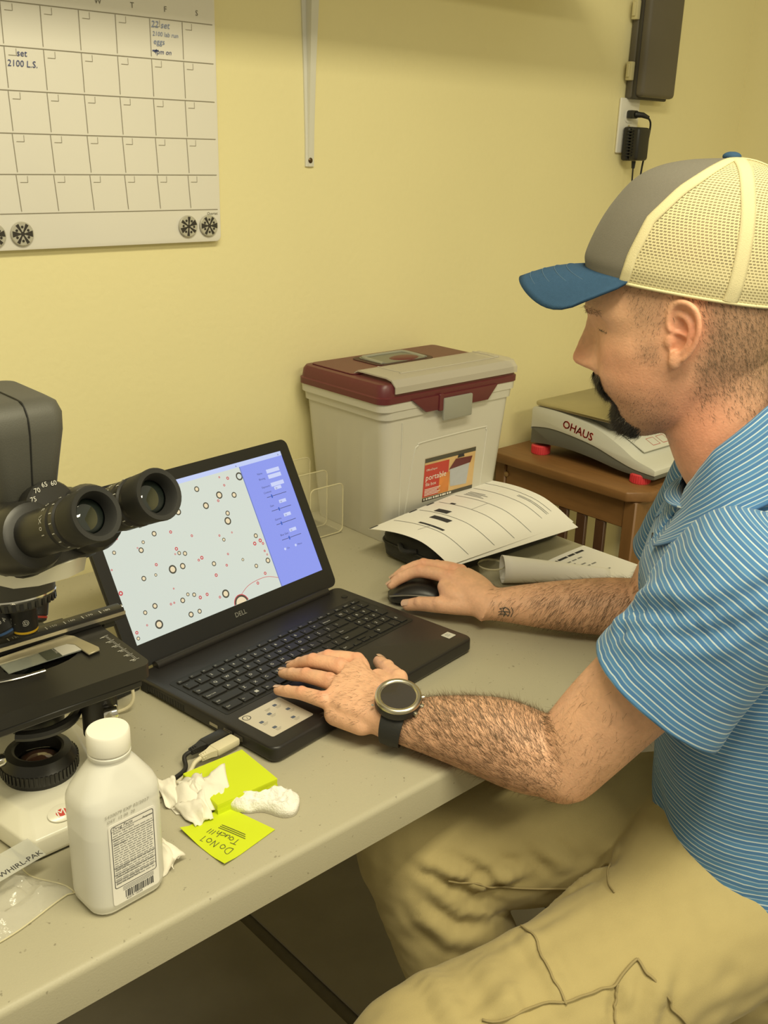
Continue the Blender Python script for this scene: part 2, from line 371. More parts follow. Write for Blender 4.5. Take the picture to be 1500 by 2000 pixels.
for y, dp, row in key_rows():
    x = KX0; tot = sum(wd for _, wd in row); full = .2760 if dp > .01 else .340; 
    if len(row) == 7: full = .2760-3*.0165
    sc = full/(tot*U)
    for nm, wd in row: put_key(nm, x, y, wd*U*sc, dp); x += wd*U*sc
NX = KX0+.2780; NU = .0155
for r_, (y, names) in enumerate([(.101, ['0', None, '.', 'E']), (.1195, ['1', '2', '3', None]), (.138, ['4', '5', '6', '+']), (.1565, ['7', '8', '9', None]), (.175, ['N', '/', '*', '-'])]):
    for c_, nm in enumerate(names):
        if nm is None: continue
        put_key(nm, NX+c_*NU, y, NU*(2 if nm == '0' else 1), .034 if nm in '+E' else .0155)
for k, (xx, yy, dp, nm) in enumerate([(0, .101, .0078, '<'), (1, .101, .0078, 'v'), (1, .1092, .0075, '^'), (2, .101, .0078, '>')]):
    put_key(nm if dp > .01 else '', KX0+.2760-3*.0165+xx*.0165, yy, .0165, dp)
leg.build('key_legends', M['legend'], base, 0, kind='stuff')
b = MB(); b.prism(rrect(.128, .020, .236, .088, .004), .0001, .0003, LT); b.build('touchpad', pm('touchpad_surface', (.018, .017, .016), .36), base, 0)
b = MB(); b.lathe([(.0052, .0001), (.0052, .0006), (.0045, .0008)], 20, LT@T(.3585, .2255, 0)); b.build('power_button', M['key'], base)
st = MB(); st.prism(rrect(.0168, .0205, .084, .081, .003), .0002, .0004, LT); sticker = st.build('palm_rest_sticker', pm('sticker_foil', (.60, .55, .46), .4, .15, var=.05, vscale=25), base, 0)
b = MB(); b.lathe([(.0044, .0005), (.0054, .0005)], 24, LT@T(.0245, .0735, 0), False); b.text('i', .0075, LT@T(.0234, .0708, .0005), shear=.3)
b.build('sticker_badge', M['ink'], sticker, 0)
b = MB()
for x, y in ((.027, .051), (.030, .032), (.046, .058), (.060, .032), (.064, .068), (.069, .050)):
    b.prism(rrect(x, y, x+.0055, y+.0045, .0008), .0005, .00055, LT)
b.build('sticker_icons', pm('sticker_blue_print', (.09, .11, .16), .6), sticker, 0)
b = MB()
for x, y in ((.027, .051), (.030, .032), (.046, .058), (.060, .032), (.064, .068), (.069, .050), (.050, .072)):
    for k in range(3): b.box(x, y-.0022-k*.0016, .0005, x+.009-k*.0015, y-.0015-k*.0016, .00055, LT)
b.build('sticker_text', pm('sticker_grey_print', (.36, .33, .28), .6), sticker, 0)
b = MB(); b.prism(rrect(.3520, .0215, .3676, .0363, .0008), .0002, .0004, LT); wst = b.build('badge_sticker', pm('badge_silver', (.66, .66, .62), .3, .2), base, 0)
b = MB()
for k, (x, y) in enumerate(((.3560, .0305), (.3596, .0305), (.3560, .0265), (.3596, .0265))): b.box(x, y, .0005, x+.0028, y+.003, .00055, LT)
b.build('badge_print', pm('badge_grey', (.40, .41, .40), .5), wst, 0)
# left side: vents and ports
b = MB()
for k in range(14): b.box(-.0003, .160+k*.0052, -.014, .0006, .1628+k*.0052, -.006, LT)
b.build('side_vents', M['black_soft'], base, 0)
b = MB(); b.prism([(.097, -.0125), (.112, -.0125), (.1115, -.0085), (.097, -.0085)], -.0003, .0005, LT@frame((0, 0, 0), (0, 1, 0), (0, 0, 1), (-1, 0, 0))); b.build('hdmi_port', pm('port_metal', (.45, .42, .36), .35, .9), base, 0)
b = MB(); b.box(-.0003, .232, -.016, .0006, .246, -.005, LT); b.build('network_port', M['black_soft'], base, 0)
for y in (.0719, .0539):
    b = MB(); b.box(-.0004, y, -.0125, .0006, y+.0142, -.0065, LT); b.build('usb_port', pm('usb_metal', (.30, .28, .25), .4, .8), base, 0)
# hinge bar
b = MB(); b.tube([(.030, LD-.006, .002), (.350, LD-.006, .002)], .0065, 14, LT); b.build('hinge', M['laptop'], t)
# lid: local frame with x along the hinge, y up the screen, z towards the user
lid = .4748508; HY = .2591
upv = (0, math.sin(lid), math.cos(lid)); nv = (0, -math.cos(lid), math.sin(lid))
LM = LT@frame((0, HY, 0), (1, 0, 0), upv, nv)
b = MB(); b.prism(rrect(0, .002, LW, .2435, .012, 6), -.0095, -.0016, LM, .003, 3); ld_ = b.build('lid', M['laptop'], t)
SX, SY, SW, SH = .0179, .0326, .3442, .1936
b = MB()                                     # bezel: frame of four bars
for x0, y0, x1, y1 in ((.0, .002, SX, .2435), (SX+SW, .002, LW, .2435), (SX, .002, SX+SW, SY), (SX, SY+SH, SX+SW, .2435)): pass
O = rrect(.0006, .0026, LW-.0006, .2429, .0115, 6); I = [(SX if x < LW/2 else SX+SW, SY if y < .12 else SY+SH) for x, y in O]
n = len(O)
V = [(x, y, -.0016) for x, y in O]+[(x, y, .0002) for x, y in O]+[(x, y, .0002) for x, y in I]+[(x, y, -.0014) for x, y in I]
F = []
for k in range(n):
    k2 = (k+1) % n; F += [(k, k2, n+k2, n+k), (n+k, n+k2, 2*n+k2, 2*n+k), (2*n+k, 2*n+k2, 3*n+k2, 3*n+k)]
b.add(V, F, LM); b.build('bezel', pm('bezel_plastic', (.010, .010, .011), .4, bump=.03, bscale=1200), ld_, 30)
b = MB(); b.text('DELL', .0095, LM@T(.1785, .0165, .0004), ext=.0001); b.build('logo', pm('logo_silver', (.40, .40, .38), .35, .6), ld_, 0)
b = MB(); b.box(SX, SY, -.0014, SX+SW, SY+SH, -.0012, LM); disp = b.build('display', emit('display_view', (.70, .755, .66), .92), ld_, 0)
DM = LM@T(SX, SY, -.0011)
DIV = .2585
b = MB(); b.box(DIV, 0, 0, SW, SH, .0001, DM); b.build('side_panel', emit('display_panel', (.27, .33, .88), .95), disp, 0)
b = MB(); b.box(0, .1868, .00005, SW, SH, .0002, DM); b.build('title_bar', emit('display_title', (.56, .64, .95), .95), disp, 0)
b = MB(); b.box(DIV-.0009, 0, .00012, DIV+.0006, .1868, .00022, DM); b.build('panel_border', emit('display_border', (.17, .23, .58), .9), disp, 0)
big = [(172.7, 172.8, 4.2), (206.5, 155.6, 5.5), (231.9, 149.6, 4.4), (178.1, 146.7, 5.0), (209.7, 127.2, 3.8), (205.4, 116.6, 5.8), (81.8, 131.1, 3.8), (61.3, 124.7, 2.5), (54.2, 115.4, 3.9), (14.9, 123.2, 2.8), (109.0, 95.5, 2.9), (117.7, 92.4, 3.4), (90.4, 77.5, 6.1), (107.3, 77.1, 4.4), (43.5, 78.8, 3.6), (62.5, 78.0, 2.2), (157.5, 65.6, 3.6), (187.6, 93.0, 2.8), (244.3, 83.2, 3.6), (226.5, 41.6, 3.2), (250.1, 43.1, 4.2), (159.1, 20.4, 6.1), (99.7, 38.5, 2.6), (109.1, 35.0, 3.1), (88.8, 33.4, 3.8), (45.3, 39.7, 3.9), (28.2, 36.1, 3.1), (93.7, 11.4, 4.1), (108.4, 11.2, 3.4), (41.9, 15.0, 6.1), (5.8, 7.7, 2.6), (207.4, 57.0, 2.3), (40, 160, 4.5), (95, 168, 3.4), (130, 150, 5.0), (20, 178, 3.0), (140, 179, 3.2)]
red = [(231.1, 175.6, 2.4), (217.3, 180.3, 1.5), (220.9, 167.2, 1.8), (201.4, 148.3, 2.0), (107.5, 126.5, 2.3), (138.2, 112.6, 1.9), (107.1, 102.2, 2.6), (102.4, 95.9, 1.3), (141.6, 79.2, 2.7), (135.4, 77.5, 1.9), (68.6, 90.7, 2.2), (182.7, 100.5, 1.7), (205.3, 99.0, 1.4), (185.9, 71.8, 1.7), (177.3, 57.4, 2.0), (154.5, 49.5, 2.5), (237.6, 72.9, 3.0), (249.1, 74.5, 3.0), (252.1, 69.1, 2.1), (250.4, 57.9, 1.8), (252.6, 51.7, 1.5), (237.3, 27.0, 2.4), (218.6, 17.6, 2.3), (81.6, 52.6, 1.3), (117.0, 28.4, 2.6), (129.3, 29.0, 2.4), (69.4, 34.4, 1.7), (74.9, 34.5, 1.5), (147.9, 18.9, 1.9), (24.5, 19.8, 1.4), (6.6, 15.7, 2.3), (50.2, 119.7, 1.2), (3.1, 102.9, 1.4), (4, 70.6, 3.2), (60, 150, 2.0), (120, 165, 1.8), (25, 140, 2.2)]
b1 = MB(); b2 = MB(); b3 = MB()
for x, y, r in big:
    if y < 8: y = 8
    Q = DM@T(x/1000, y/1000, 0)
    b1.lathe([(r/1000, .00014), (r*.64/1000, .00014)], 20, Q, False); b2.lathe([(r*.66/1000, .00013), (.00001, .00013)], 16, Q, False)
for x, y, r in red: b3.lathe([(r/1000, .00015), (r*.45/1000, .00015)], 12, DM@T(x/1000, y/1000, 0), False)
# big droplet cut by the lower screen edge, with its red outline and arc
cx, cy, r = 180.0, -1.0, 13.0
def arc(r0, r1, a0, a1, z): 
    P = [math.radians(lerp(a0, a1, k/24)) for k in range(25)]
    V = [((cx+r0*math.cos(a))/1000, (cy+r0*math.sin(a))/1000, z) for a in P]+[((cx+r1*math.cos(a))/1000, (cy+r1*math.sin(a))/1000, z) for a in P]
    return V, [(k, k+1, 26+k, 25+k) for k in range(24)]
b1.add(*arc(9.6, 12.4, 8, 172, .00014), DM); b2.add(*arc(.1, 9.7, 8, 172, .00013), DM); b3.add(*arc(12.2, 13.4, 8, 178, .00016), DM)
b3.ribbon(spline([(.184, .011), (.200, .019), (.220, .022), (.240, .021), (.2575, .014)], 8), .0007, DM, .00016)
b1.lathe([(.0062, .00014), (.0040, .00014)], 20, DM@T(.2525, .1735, 0), False)
b1.build('droplet_rims', emit('droplet_rim', (.075, .07, .05), .9), disp, 0, kind='stuff'); b2.build('droplet_centres', emit('droplet_centre', (.86, .72, .46), .95), disp, 0, kind='stuff')
b3.build('red_outlines', emit('droplet_red', (.62, .07, .08), .95), disp, 0, kind='stuff')
b = MB(); bw = MB(); bb = MB()
yy = .163
for k, (lab, y) in enumerate((('Name', .1672), ('Binning', .1588), ('Exposure', .1462), ('Contrast', .1375), ('Gain', .116), ('Gamma', .0945), ('Blue Gain', .070))):
    b.text(lab, .0042, DM@T(DIV+.027 if k < 4 else DIV+.030, y, .0002), align='LEFT')
    if k < 3: bw.box(DIV+.046, y-.0015, .00012, DIV+.072, y+.0045, .00018, DM)
    else:
        bw.box(DIV+.050, y+.0015, .00012, DIV+.064, y+.0065, .00018, DM); b.text('50', .0035, DM@T(DIV+.052, y+.0022, .0002))
        b.box(DIV+.030, y-.0066, .00015, DIV+.070, y-.0058, .0002, DM); bb.box(DIV+.044-(k % 2)*.005, y-.0090, .00016, DIV+.0462-(k % 2)*.005, y-.0036, .00022, DM)
for x, y, lab in ((.030, .050, 'On'), (.052, .050, 'Mono')): bw.lathe([(.0020, .00014), (.0001, .00014)], 12, DM@T(DIV+x, y, 0), False); b.text(lab, .0038, DM@T(DIV+x+.004, y-.0013, .0002))
b.text('x', .005, DM@T(DIV-.007, .188, .0003)); b.text('x', .005, DM@T(SW-.008, .188, .0003))
b.build('panel_text', emit('panel_ink', (.05, .06, .16), .8), disp, 0, kind='stuff'); bw.build('panel_fields', emit('panel_field', (.60, .66, .95), .98), disp, 0, kind='stuff'); bb.build('panel_sliders', emit('panel_slider', (.02, .10, .55), .9), disp, 0, kind='stuff')

# ---- USB plugs and cables at the laptop's left side
LAPM = Matrix.Translation((0, 0, .762))@RZ(7.083)@LT
def lp(x, y, z): return tuple(LAPM@Vector((x, y, z)))
def usb(name, label, y, mat, route, rad):
    o0 = lp(-.001, y, -.0095); t = thing(name, label, 'cable', (o0[0], o0[1], TZ+.002), 7.083)
    b = MB(); K = T(0, 0, o0[2]-TZ-.002)
    b.rbox(-.036, -.0082, -.0045, -.003, .0082, .0045, .0022, 2, K); b.loft([[(x, -a, -h), (x, a, -h), (x, a, h), (x, -a, h)] for x, a, h in ((-.036, .0068, .004), (-.043, .0045, .0036), (-.055, .0032, .0030))], K); pl = b.build('plug', mat, t)
    b = MB(); b.box(-.004, -.006, -.0022, .0, .006, .0022, K); b.build('metal_shell', M['steel'], pl)
    b = MB()
    for k in range(3): b.tube([(-.046-k*.003, 0, o0[2]-TZ-.002), (-.0478-k*.003, 0, o0[2]-TZ-.002)], .0042, 8)
    b.build('strain_relief', mat, pl)
    Li = t.matrix_basis.inverted(); p0 = Vector((-.052, 0, o0[2]-TZ-.002))
    b = MB(); b.tube(spline([p0, p0+Vector((-.012, -.001, -.0015))]+[Li@Vector(q) for q in route], 10), rad, 10); b.build('cord', mat, t)
M['cream'] = pm('cream_plastic', (.66, .60, .42), .5)
usb('black_usb_cable', 'black usb cable plugged into the left side of the laptop', .0790, M['black'], [(-.082, .056, TZ+.0035), (-.108, .047, TZ+.0030), (-.134, .040, TZ+.0030), (-.160, .036, TZ+.003), (-.165, .10, TZ+.003), (-.150, .20, TZ+.003), (-.20, .32, TZ+.003), (-.40, .36, TZ+.003), (-.62, .36, TZ+.003)], .0026)
usb('cream_usb_cable', 'cream usb cable plugged in beside the black one', .0610, M['cream'], [(-.083, .047, TZ+.0035), (-.113, .037, TZ+.0030), (-.138, .031, TZ+.0030), (-.168, .028, TZ+.003), (-.172, .10, TZ+.003), (-.158, .20, TZ+.003), (-.205, .33, TZ+.003), (-.40, .38, TZ+.003), (-.62, .38, TZ+.003)], .0026)
t = thing('laptop_power_cable', 'black round power plug and cord at the rear left of laptop', 'cable', lp(0, .252, -.020))
b = MB(); b.tube([lp(-.001, .252, -.0125), lp(-.014, .252, -.0125), lp(-.042, .249, -.0125)], [.0052, .0056, .0046], 12); b.tube(spline([lp(-.040, .249, -.0125), (-.090, .232, TZ+.008), (-.115, .255, TZ+.0035), (-.14, .30, TZ+.0035), (-.22, .35, TZ+.0035), (-.40, .40, TZ+.0035), (-.65, .46, TZ+.0035)], 10), .0028, 10); b.build('cord', M['black_soft'], t, world=True)

# ================================================================ mouse
t = thing('computer_mouse', 'black wireless computer mouse under the right hand', 'mouse', (.430, .205, TZ), 37)
# nose of the mouse points along local +y
rings = []
for k in range(15):
    u = k/14; y = lerp(-.050, .052, u); wd = .031*(1-abs(2*u-1)**3.2)**.5*(1-.10*math.sin(PI*u)) + .002; h = .010+.027*math.sin(PI*min(1, (u*.92+.06)))**.8
    rings.append([(wd*math.copysign(abs(math.cos(a))**.75, math.cos(a)), y, max(.0015, .0015+h*(.5+.5*math.sin(a))*1.0)) for a in [2*PI*q/24 for q in range(24)]])
b = MB(); b.loft(rings); b.build('shell', pm('mouse_shell', (.022, .021, .020), .38), t, 60)
b = MB(); b.tube(spline([(-.026, .045, .018), (-.0300, .02, .024), (-.0305, -.01, .026), (-.0275, -.04, .022)], 6), .0014, 6); b.build('side_trim', pm('mouse_trim', (.20, .19, .16), .35, .5), t)
b = MB(); b.lathe([(.009, -.003), (.0095, -.002), (.0095, .002), (.009, .003)], 20, T(0, .030, .0265)@RY(90)); b.build('scroll_wheel', M['black_soft'], t)
b = MB(); b.box(-.0006, .020, .030, .0006, .051, .0325, T(0, 0, -.004)); b.build('button_split', M['black_soft'], t)
# ================================================================ portable file box
M['maroon'] = pm('maroon_plastic', (.125, .022, .028), .38, var=.06, vscale=25, bump=.04, bscale=700)
M['milky'] = pm('milky_plastic', (.74, .72, .65), .32, var=.03, vscale=8, trans=0, alpha=.80, sss=0)
t = thing('portable_file_box', 'translucent file box with maroon lid standing on the table by the wall', 'file box', (.690, .516, TZ))
BW, BD = .346, .232                            # lid rim size; the body tapers down
def ring(hx, hy, z, r=.018, ox=0, oy=0): return [(x+ox, y+oy, z) for x, y in rrect(-hx, -hy, hx, hy, r, 5)]
b = MB(); b.loft([ring(.138, .096, .0, .016), ring(.140, .098, .004, .018), ring(.160, .109, .228, .02), ring(.164, .112, .229, .02), ring(.165, .113, .243, .02), ring(.170, .1145, .244, .02), ring(.171, .115, .262, .02)])
body = b.build('body', M['milky'], t, 35)
b = MB()                                       # raised mouldings on the front panel
def fy(z): return -(.096+(.109-.096)*z/.228)-.0006
def onf(x, z): return (x, fy(z), z)
b.tube(spline([onf(-.098, .045), onf(-.086, .155), onf(-.078, .172), onf(-.06, .177), onf(.085, .179), onf(.097, .174), onf(.100, .16), onf(.096, .06)], 6), .0016, 6)
b.build('front_moulding', M['milky'], body)
b = MB(); b.tube([onf(-.119, .22), onf(-.110, .02)], .0016, 6); b.build('corner_rib', M['milky'], body)
b = MB()                                       # lid: rounded cap
b.loft([ring(.1730, .1160, .258, .02), ring(.1732, .1162, .268, .02), ring(.1705, .1140, .270, .02), ring(.1690, .1125, .284, .02), ring(.165, .109, .2895, .018), ring(.16, .104, .2905, .016)])
lidm = b.build('lid', M['maroon'], t, 35)
b = MB(); K = frame((0, -.1168, 0), (1, 0, 0), (0, 0, 1), (0, -1, 0))
b.prism([(-.108, .260), (-.073, .234), (.083, .234), (.108, .260)], -.002, .0035, K, .0015, 2); b.build('lid_tab', M['maroon'], lidm)
b = MB(); b.prism(rrect(-.036, .214, .036, .254, .003), .0036, .0085, K, .0015, 2); b.build('latch', pm('grey_latch', (.30, .30, .26), .35), lidm)
b = MB(); b.prism(rrect(-.045, .232, -.034, .262, .002), .001, .006, K, .001, 1); b.build('latch_hinge', M['maroon'], lidm)
b = MB(); b.prism(rrect(-.154, -.020, .158, .100, .01), .2905, .2925, None, .001, 1); b.build('lid_step', M['maroon'], lidm)
# grey carrying handle folded down in its well
b = MB(); b.prism(rrect(-.074, .000, .068, .086, .018), .2926, .2936, None); b.build('handle_well', pm('well_dark', (.05, .012, .014), .5), lidm, 0)
b = MB(); b.prism(rrect(-.062, .008, .056, .080, .014), 0, .0012, T(0, 0, .2937)); b.build('handle_plate', pm('grey_plate', (.20, .20, .16), .45), lidm, 0)
b = MB(); b.tube(spline([(-.056, .012, .294), (-.054, .066, .2955), (-.035, .073, .2955), (.03, .073, .2955), (.048, .066, .2955), (.050, .012, .294)], 5), .0045, 10, flat=.6); b.build('handle', pm('grey_handle', (.30, .30, .25), .4), lidm)
b = MB(); b.ball((.01, .028, .2925), (.036, .022, .006), 10); b.build('well_hump', M['maroon'], lidm)
# clear hinged compartment cover on the front half of the lid
M['clear_cover'] = pm('clear_cover', (.62, .58, .50), .22, alpha=.62, spec=.6)
prof = [(-.012, .2935), (-.022, .2990), (-.095, .2990), (-.108, .2965), (-.1185, .2860), (-.1188, .2750), (-.1165, .2750), (-.1160, .2855), (-.106, .2942), (-.094, .2965), (-.022, .2965), (-.012, .2915)]
b = MB(); b.loft([[(x, y, z) for y, z in prof] for x in (-.146, .160)]); cv = b.build('clear_cover', M['clear_cover'], lidm, 25)
b = MB(); b.tube(spline([(-.100, -.022, .2995), (-.098, -.075, .2995), (-.085, -.085, .2995), (.125, -.085, .2995), (.14, -.075, .2995), (.142, -.022, .2995)], 5), .0012, 6); b.build('cover_moulding', M['clear_cover'], cv)
# printed label on the front
LX0, LX1, LZ0, LZ1 = -.057, .074, .062, .144
FK = frame((0, fy(.10)-.0006, .10), (1, 0, 0), (0, -.057, .998), (0, -.998, -.057))@T(0, -.10, 0)
b = MB(); b.box(LX0, LZ0, 0, LX1, LZ1, .0004, FK); lab = b.build('label', pm('label_cream', (.62, .42, .20), .35, var=.25, vscale=22), t, 0)
b = MB(); b.box(LX0, LZ0+.008, .0005, LX0+.062, LZ1-.012, .0006, FK); b.build('label_red', pm('label_red', (.50, .045, .030), .35, var=.1, vscale=30), lab, 0)
b = MB(); b.box(LX0+.040, LZ0+.008, .00065, LX0+.066, LZ0+.046, .0007, FK); b.build('label_orange', pm('label_orange', (.62, .22, .05), .35, var=.3, vscale=40), lab, 0)
M['label_dark'] = pm('label_dark', (.07, .065, .05), .4)
for z0, z1 in ((LZ1-.008, LZ1), (LZ0, LZ0+.007)): b = MB(); b.box(LX0, z0, .0005, LX1, z1, .0006, FK); b.build('label_band', M['label_dark'], lab, 0)
b = MB(); b.text('portable', .0155, FK@T(LX0+.004, LZ0+.040, .0009)); b.text('file box', .009, FK@T(LX0+.005, LZ0+.029, .0009)); b.text('OfficeDepot', .0055, FK@T(LX0+.004, LZ0+.058, .0009))
for k in range(5): b.box(LX0+.004, LZ0+.022-k*.0028, .0008, LX0+.044-.004*(k % 3), LZ0+.0232-k*.0028, .0009, FK)
for k in range(12): b.box(LX0+.003+k*.006, LZ0+.002, .0008, LX0+.006+k*.006+.001*(k % 3), LZ0+.0055, .0009, FK)
b.build('label_text', pm('label_white', (.80, .78, .72), .4), lab, 0)
b = MB(); b.prism([(.013, .078), (.056, .075), (.060, .118), (.008, .115)], .0007, .0008, FK); b.build('label_picture_box', pm('picture_grey', (.45, .47, .52), .4, var=.1, vscale=60), lab, 0)
b = MB(); b.prism([(.006, .112), (.062, .116), (.066, .128), (.022, .130)], .0009, .0010, FK); b.build('label_picture_lid', M['maroon'], lab, 0)
b = MB(); b.prism([(.026, .131), (.028, .137), (.042, .137), (.044, .131)], .0009, .0010, FK); b.build('label_picture_handle', M['ink'], lab, 0)
# folders inside
M['manila'] = pm('manila_paper', (.70, .56, .30), .8)
for k, (y, h) in enumerate([(-.06, .21), (-.02, .20), (.01, .215), (.05, .195), (.08, .2)]):
    b = MB(); b.prism([(-.126, .006), (.126, .006), (.126, h-.012), (-.02, h-.012), (-.03, h), (-.10, h), (-.11, h-.012), (-.126, h-.012)], -.005, .005, frame((.690, .516+y, TZ), (1, 0, 0), (0, 0, 1), (0, -1, 0)))
    tag(b.build('file_folder', M['paper'] if k % 2 else M['manila'], None, 30), 'file folder standing inside the translucent file box', 'folder', 'folders in the file box')

# ================================================================ clear letter holder
M['acrylic'] = pm('thin_acrylic', (.80, .75, .55), .05, alpha=.13, spec=.8); M['acrylic_edge'] = pm('acrylic_edge', (.80, .74, .50), .15, alpha=.6)
t = thing('letter_holder', 'clear acrylic letter holder between the laptop screen and file box', 'letter holder', (.455, .510, TZ))
b = MB(); b.rbox(0, 0, .0, .075, .105, .0025, .001); b.build('base', M['acrylic'], t)
for k, (y, h) in enumerate([(.0, .095), (.045, .108), (.095, .120)]):
    p = rrect(.0, .0025, .074, h, .010, 4); K = frame((0, y+.0025, 0), (1, 0, 0), (0, 0, 1), (0, -1, 0))
    b = MB(); b.prism(p, 0, .0022, K); pn = b.build('divider', M['acrylic'], t)
    q = [(x, z, .0011) for x, z in p]; b = MB(); b.tube(tf(q+[q[0]], K), .0012, 6, cap=False); b.build('divider_edge', M['acrylic_edge'], pn)

# ================================================================ black zip case with papers on top
M['cordura'] = pm('black_fabric', (.012, .012, .012), .7, bump=.25, bscale=900, sheen=.1)
t = thing('zip_case', 'black padded zip case lying in front of the file box', 'case', (.672, .318, TZ))
b = MB()
def cr(hx, hy, z, r): return [(x, y, z) for x, y in rrect(-hx, -hy, hx, hy, r, 6)]
b.loft([cr(.150, .066, .0, .02), cr(.160, .073, .006, .025), cr(.163, .076, .022, .028), cr(.163, .076, .040, .028), cr(.158, .072, .052, .025), cr(.148, .062, .056, .02)]); b.build('shell', M['cordura'], t, 50)
b = MB(); p = rrect(-.1640, -.077, .1640, .077, .028, 6); b.tube([(x, y, .030) for x, y in p+[p[0]]], .0022, 6, cap=False); b.build('zip', M['black_soft'], t)
b = MB(); b.tube(spline([(-.166, -.040, .030), (-.170, -.045, .022), (-.168, -.05, .012)], 5), .0022, 6); b.build('zip_pull', M['steel'], t)
b = MB(); b.tube(spline([(-.164, -.02, .036), (-.176, .0, .034), (-.164, .02, .036)], 5), .004, 8); b.build('handle_strap', M['cordura'], t)
def sheet(name, label, group, corners, zf, mat, prints=None, n=18, lift=0):
    """A bent sheet: corners BL,BR,FR,FL in xy; zf(u,v) its height, u along x, v from back to front."""
    A, B_, C_, D_ = [np.array(c, float) for c in corners]
    def P(u, v, off=0):
        q = lerp(lerp(A, B_, u), lerp(D_, C_, u), v); return (q[0], q[1], zf(u, v)+off)
    V = []; F = []
    for off in (0, .0004):
        for j in range(n+1):
            for i in range(n+1): V.append(P(i/n, j/n, off+lift))
    N = (n+1)**2
    for j in range(n):
        for i in range(n): a = j*(n+1)+i; F += [(a, a+1, a+n+2, a+n+1), (N+a, N+a+n+1, N+a+n+2, N+a+1)]
    bd = [i for i in range(n+1)]+[(j+1)*(n+1)-1 for j in range(1, n+1)]+[n*(n+1)+i for i in range(n-1, -1, -1)]+[j*(n+1) for j in range(n-1, 0, -1)]
    for k in range(len(bd)): a, c = bd[k], bd[(k+1) % len(bd)]; F.append((a, N+a, N+c, c))
    b = MB(); b.add(V, F); o = b.build(name, mat); tag(o, label, 'paper', group)
    for pname, m, strokes in (prints or []):
        q = MB()
        for (u0, v0, u1, v1, wd) in strokes:         # print: strips that follow the sheet
            k = max(2, int(14*max(abs(u1-u0), abs(v1-v0)))+1); Vp = []
            horiz = abs(u1-u0) >= abs(v1-v0)
            for s_ in range(k+1):
                u = lerp(u0, u1, s_/k); v = lerp(v0, v1, s_/k)
                for sg in (-1, 1): Vp.append(P(u, v+sg*wd/2, .0009+lift) if horiz else P(u+sg*wd/2, v, .0009+lift))
            q.add(Vp, [(2*s_, 2*s_+1, 2*s_+3, 2*s_+2) for s_ in range(k)])
        q.build(pname, m, o, 0)
    return o
def zcase(u, v):
    z = TZ+.0605+.010*math.sin(PI*min(1, v*1.05))-.030*max(0, v-.62)**1.6*2.4
    return z-.006*(1-u)*(1-v)
lines = [(u, .05, u, .96, .0040) for u in (.16, .36, .52, .66, .82, .93)]+[(.10, .45, .20, .47, .004), (.52, .45, .66, .45, .004)]
blocks = [(.30, .30, .30, .52, .042), (.40, .20, .40, .36, .045), (.53, .18, .53, .24, .02), (.19, .32, .19, .62, .018)]
marks = [(.0, .015, .06, .015, .02), (.30, .015, .36, .015, .02), (.44, .015, .50, .015, .02), (.93, .03, .99, .03, .03)]
texts = [(.70+k*.018, .10, .70+k*.018, .34-.05*(k % 2), .006) for k in range(4)]+[(.88+k*.014, .5, .88+k*.014, .85, .005) for k in range(2)]
sheet('form_sheet', 'topmost printed form bent over the black zip case', 'forms on the zip case', [(.480, .386), (.826, .428), (.804, .206), (.492, .206)], zcase, M['paper'],
      [('ruled_lines', M['ink_soft'], lines), ('redacted_blocks', M['ink'], blocks+marks), ('fine_text', M['ink_soft'], texts)], lift=.0012)
sheet('form_sheet', 'lower sheet peeking out under the right edge of top form', 'forms on the zip case', [(.500, .380), (.822, .418), (.797, .190), (.500, .205)], lambda u, v: zcase(u, v)-.0028, M['paper'])

# ================================================================ curled papers beside the case
t_ = sheet('printed_page', 'white typed page lying flat on the table near the right elbow', None, [(.640, .180), (.822, .192), (.824, .030), (.640, .030)], lambda u, v: TZ+.0012+.004*math.sin(PI*u)*(1-v)*.5, M['paper'],
      [('title_text', M['ink'], [(u, .085, u+w_, .085, .034) for u, w_ in ((.22, .035), (.28, .09), (.39, .06), (.47, .14), (.63, .10), (.75, .13))]), ('body_text', M['ink_soft'], [(.30+q*.09, .19+.062*k, .30+q*.09+.065, .19+.062*k, .020) for k in range(8) for q in range(5-(k*2) % 3)])])
t = thing('rolled_paper', 'white sheet rolled into a loose cone in front of typed page', 'paper', (.60, .16, TZ))
b = MB(); P0 = np.array((.583, .176, 0)); P1 = np.array((.725, .070, 0)); ax = (P1-P0)/np.linalg.norm(P1-P0); sd = np.array((-ax[1], ax[0], 0)); rings = []
for k in range(13):
    u = k/12; r = lerp(.0235, .011, u); c = lerp(P0, P1, u)+np.array((0, 0, TZ+.002+r)); rg = []
    for q in range(27):
        a = math.radians(-100+q*(390/26)); rr = r*(1-.0045*q*.5); rg.append(c+rr*(math.cos(a)*sd+math.sin(a)*np.array((0, 0, 1))))
    rings.append(rg)
b.loft(rings, closed=False, cap=False); o = b.build('cone', M['paper'], t, 80, world=True)
md = o.modifiers.new('thick', 'SOLIDIFY'); md.thickness = .0006
t = thing('plastic_cup', 'clear plastic lid lying at the open end of rolled paper', 'plastic lid', (.590, .205, TZ))
b = MB(); b.lathe([(.020, .001), (.0205, .012), (.022, .013), (.022, .022), (.0205, .022), (.0195, .013), (.0190, .002)], 24); b.build('cup', M['acrylic'], t)
b = MB(); b.lathe([(.0222, .020), (.0230, .022), (.0222, .0235)], 24, None, False); b.build('rim', M['acrylic_edge'], t)

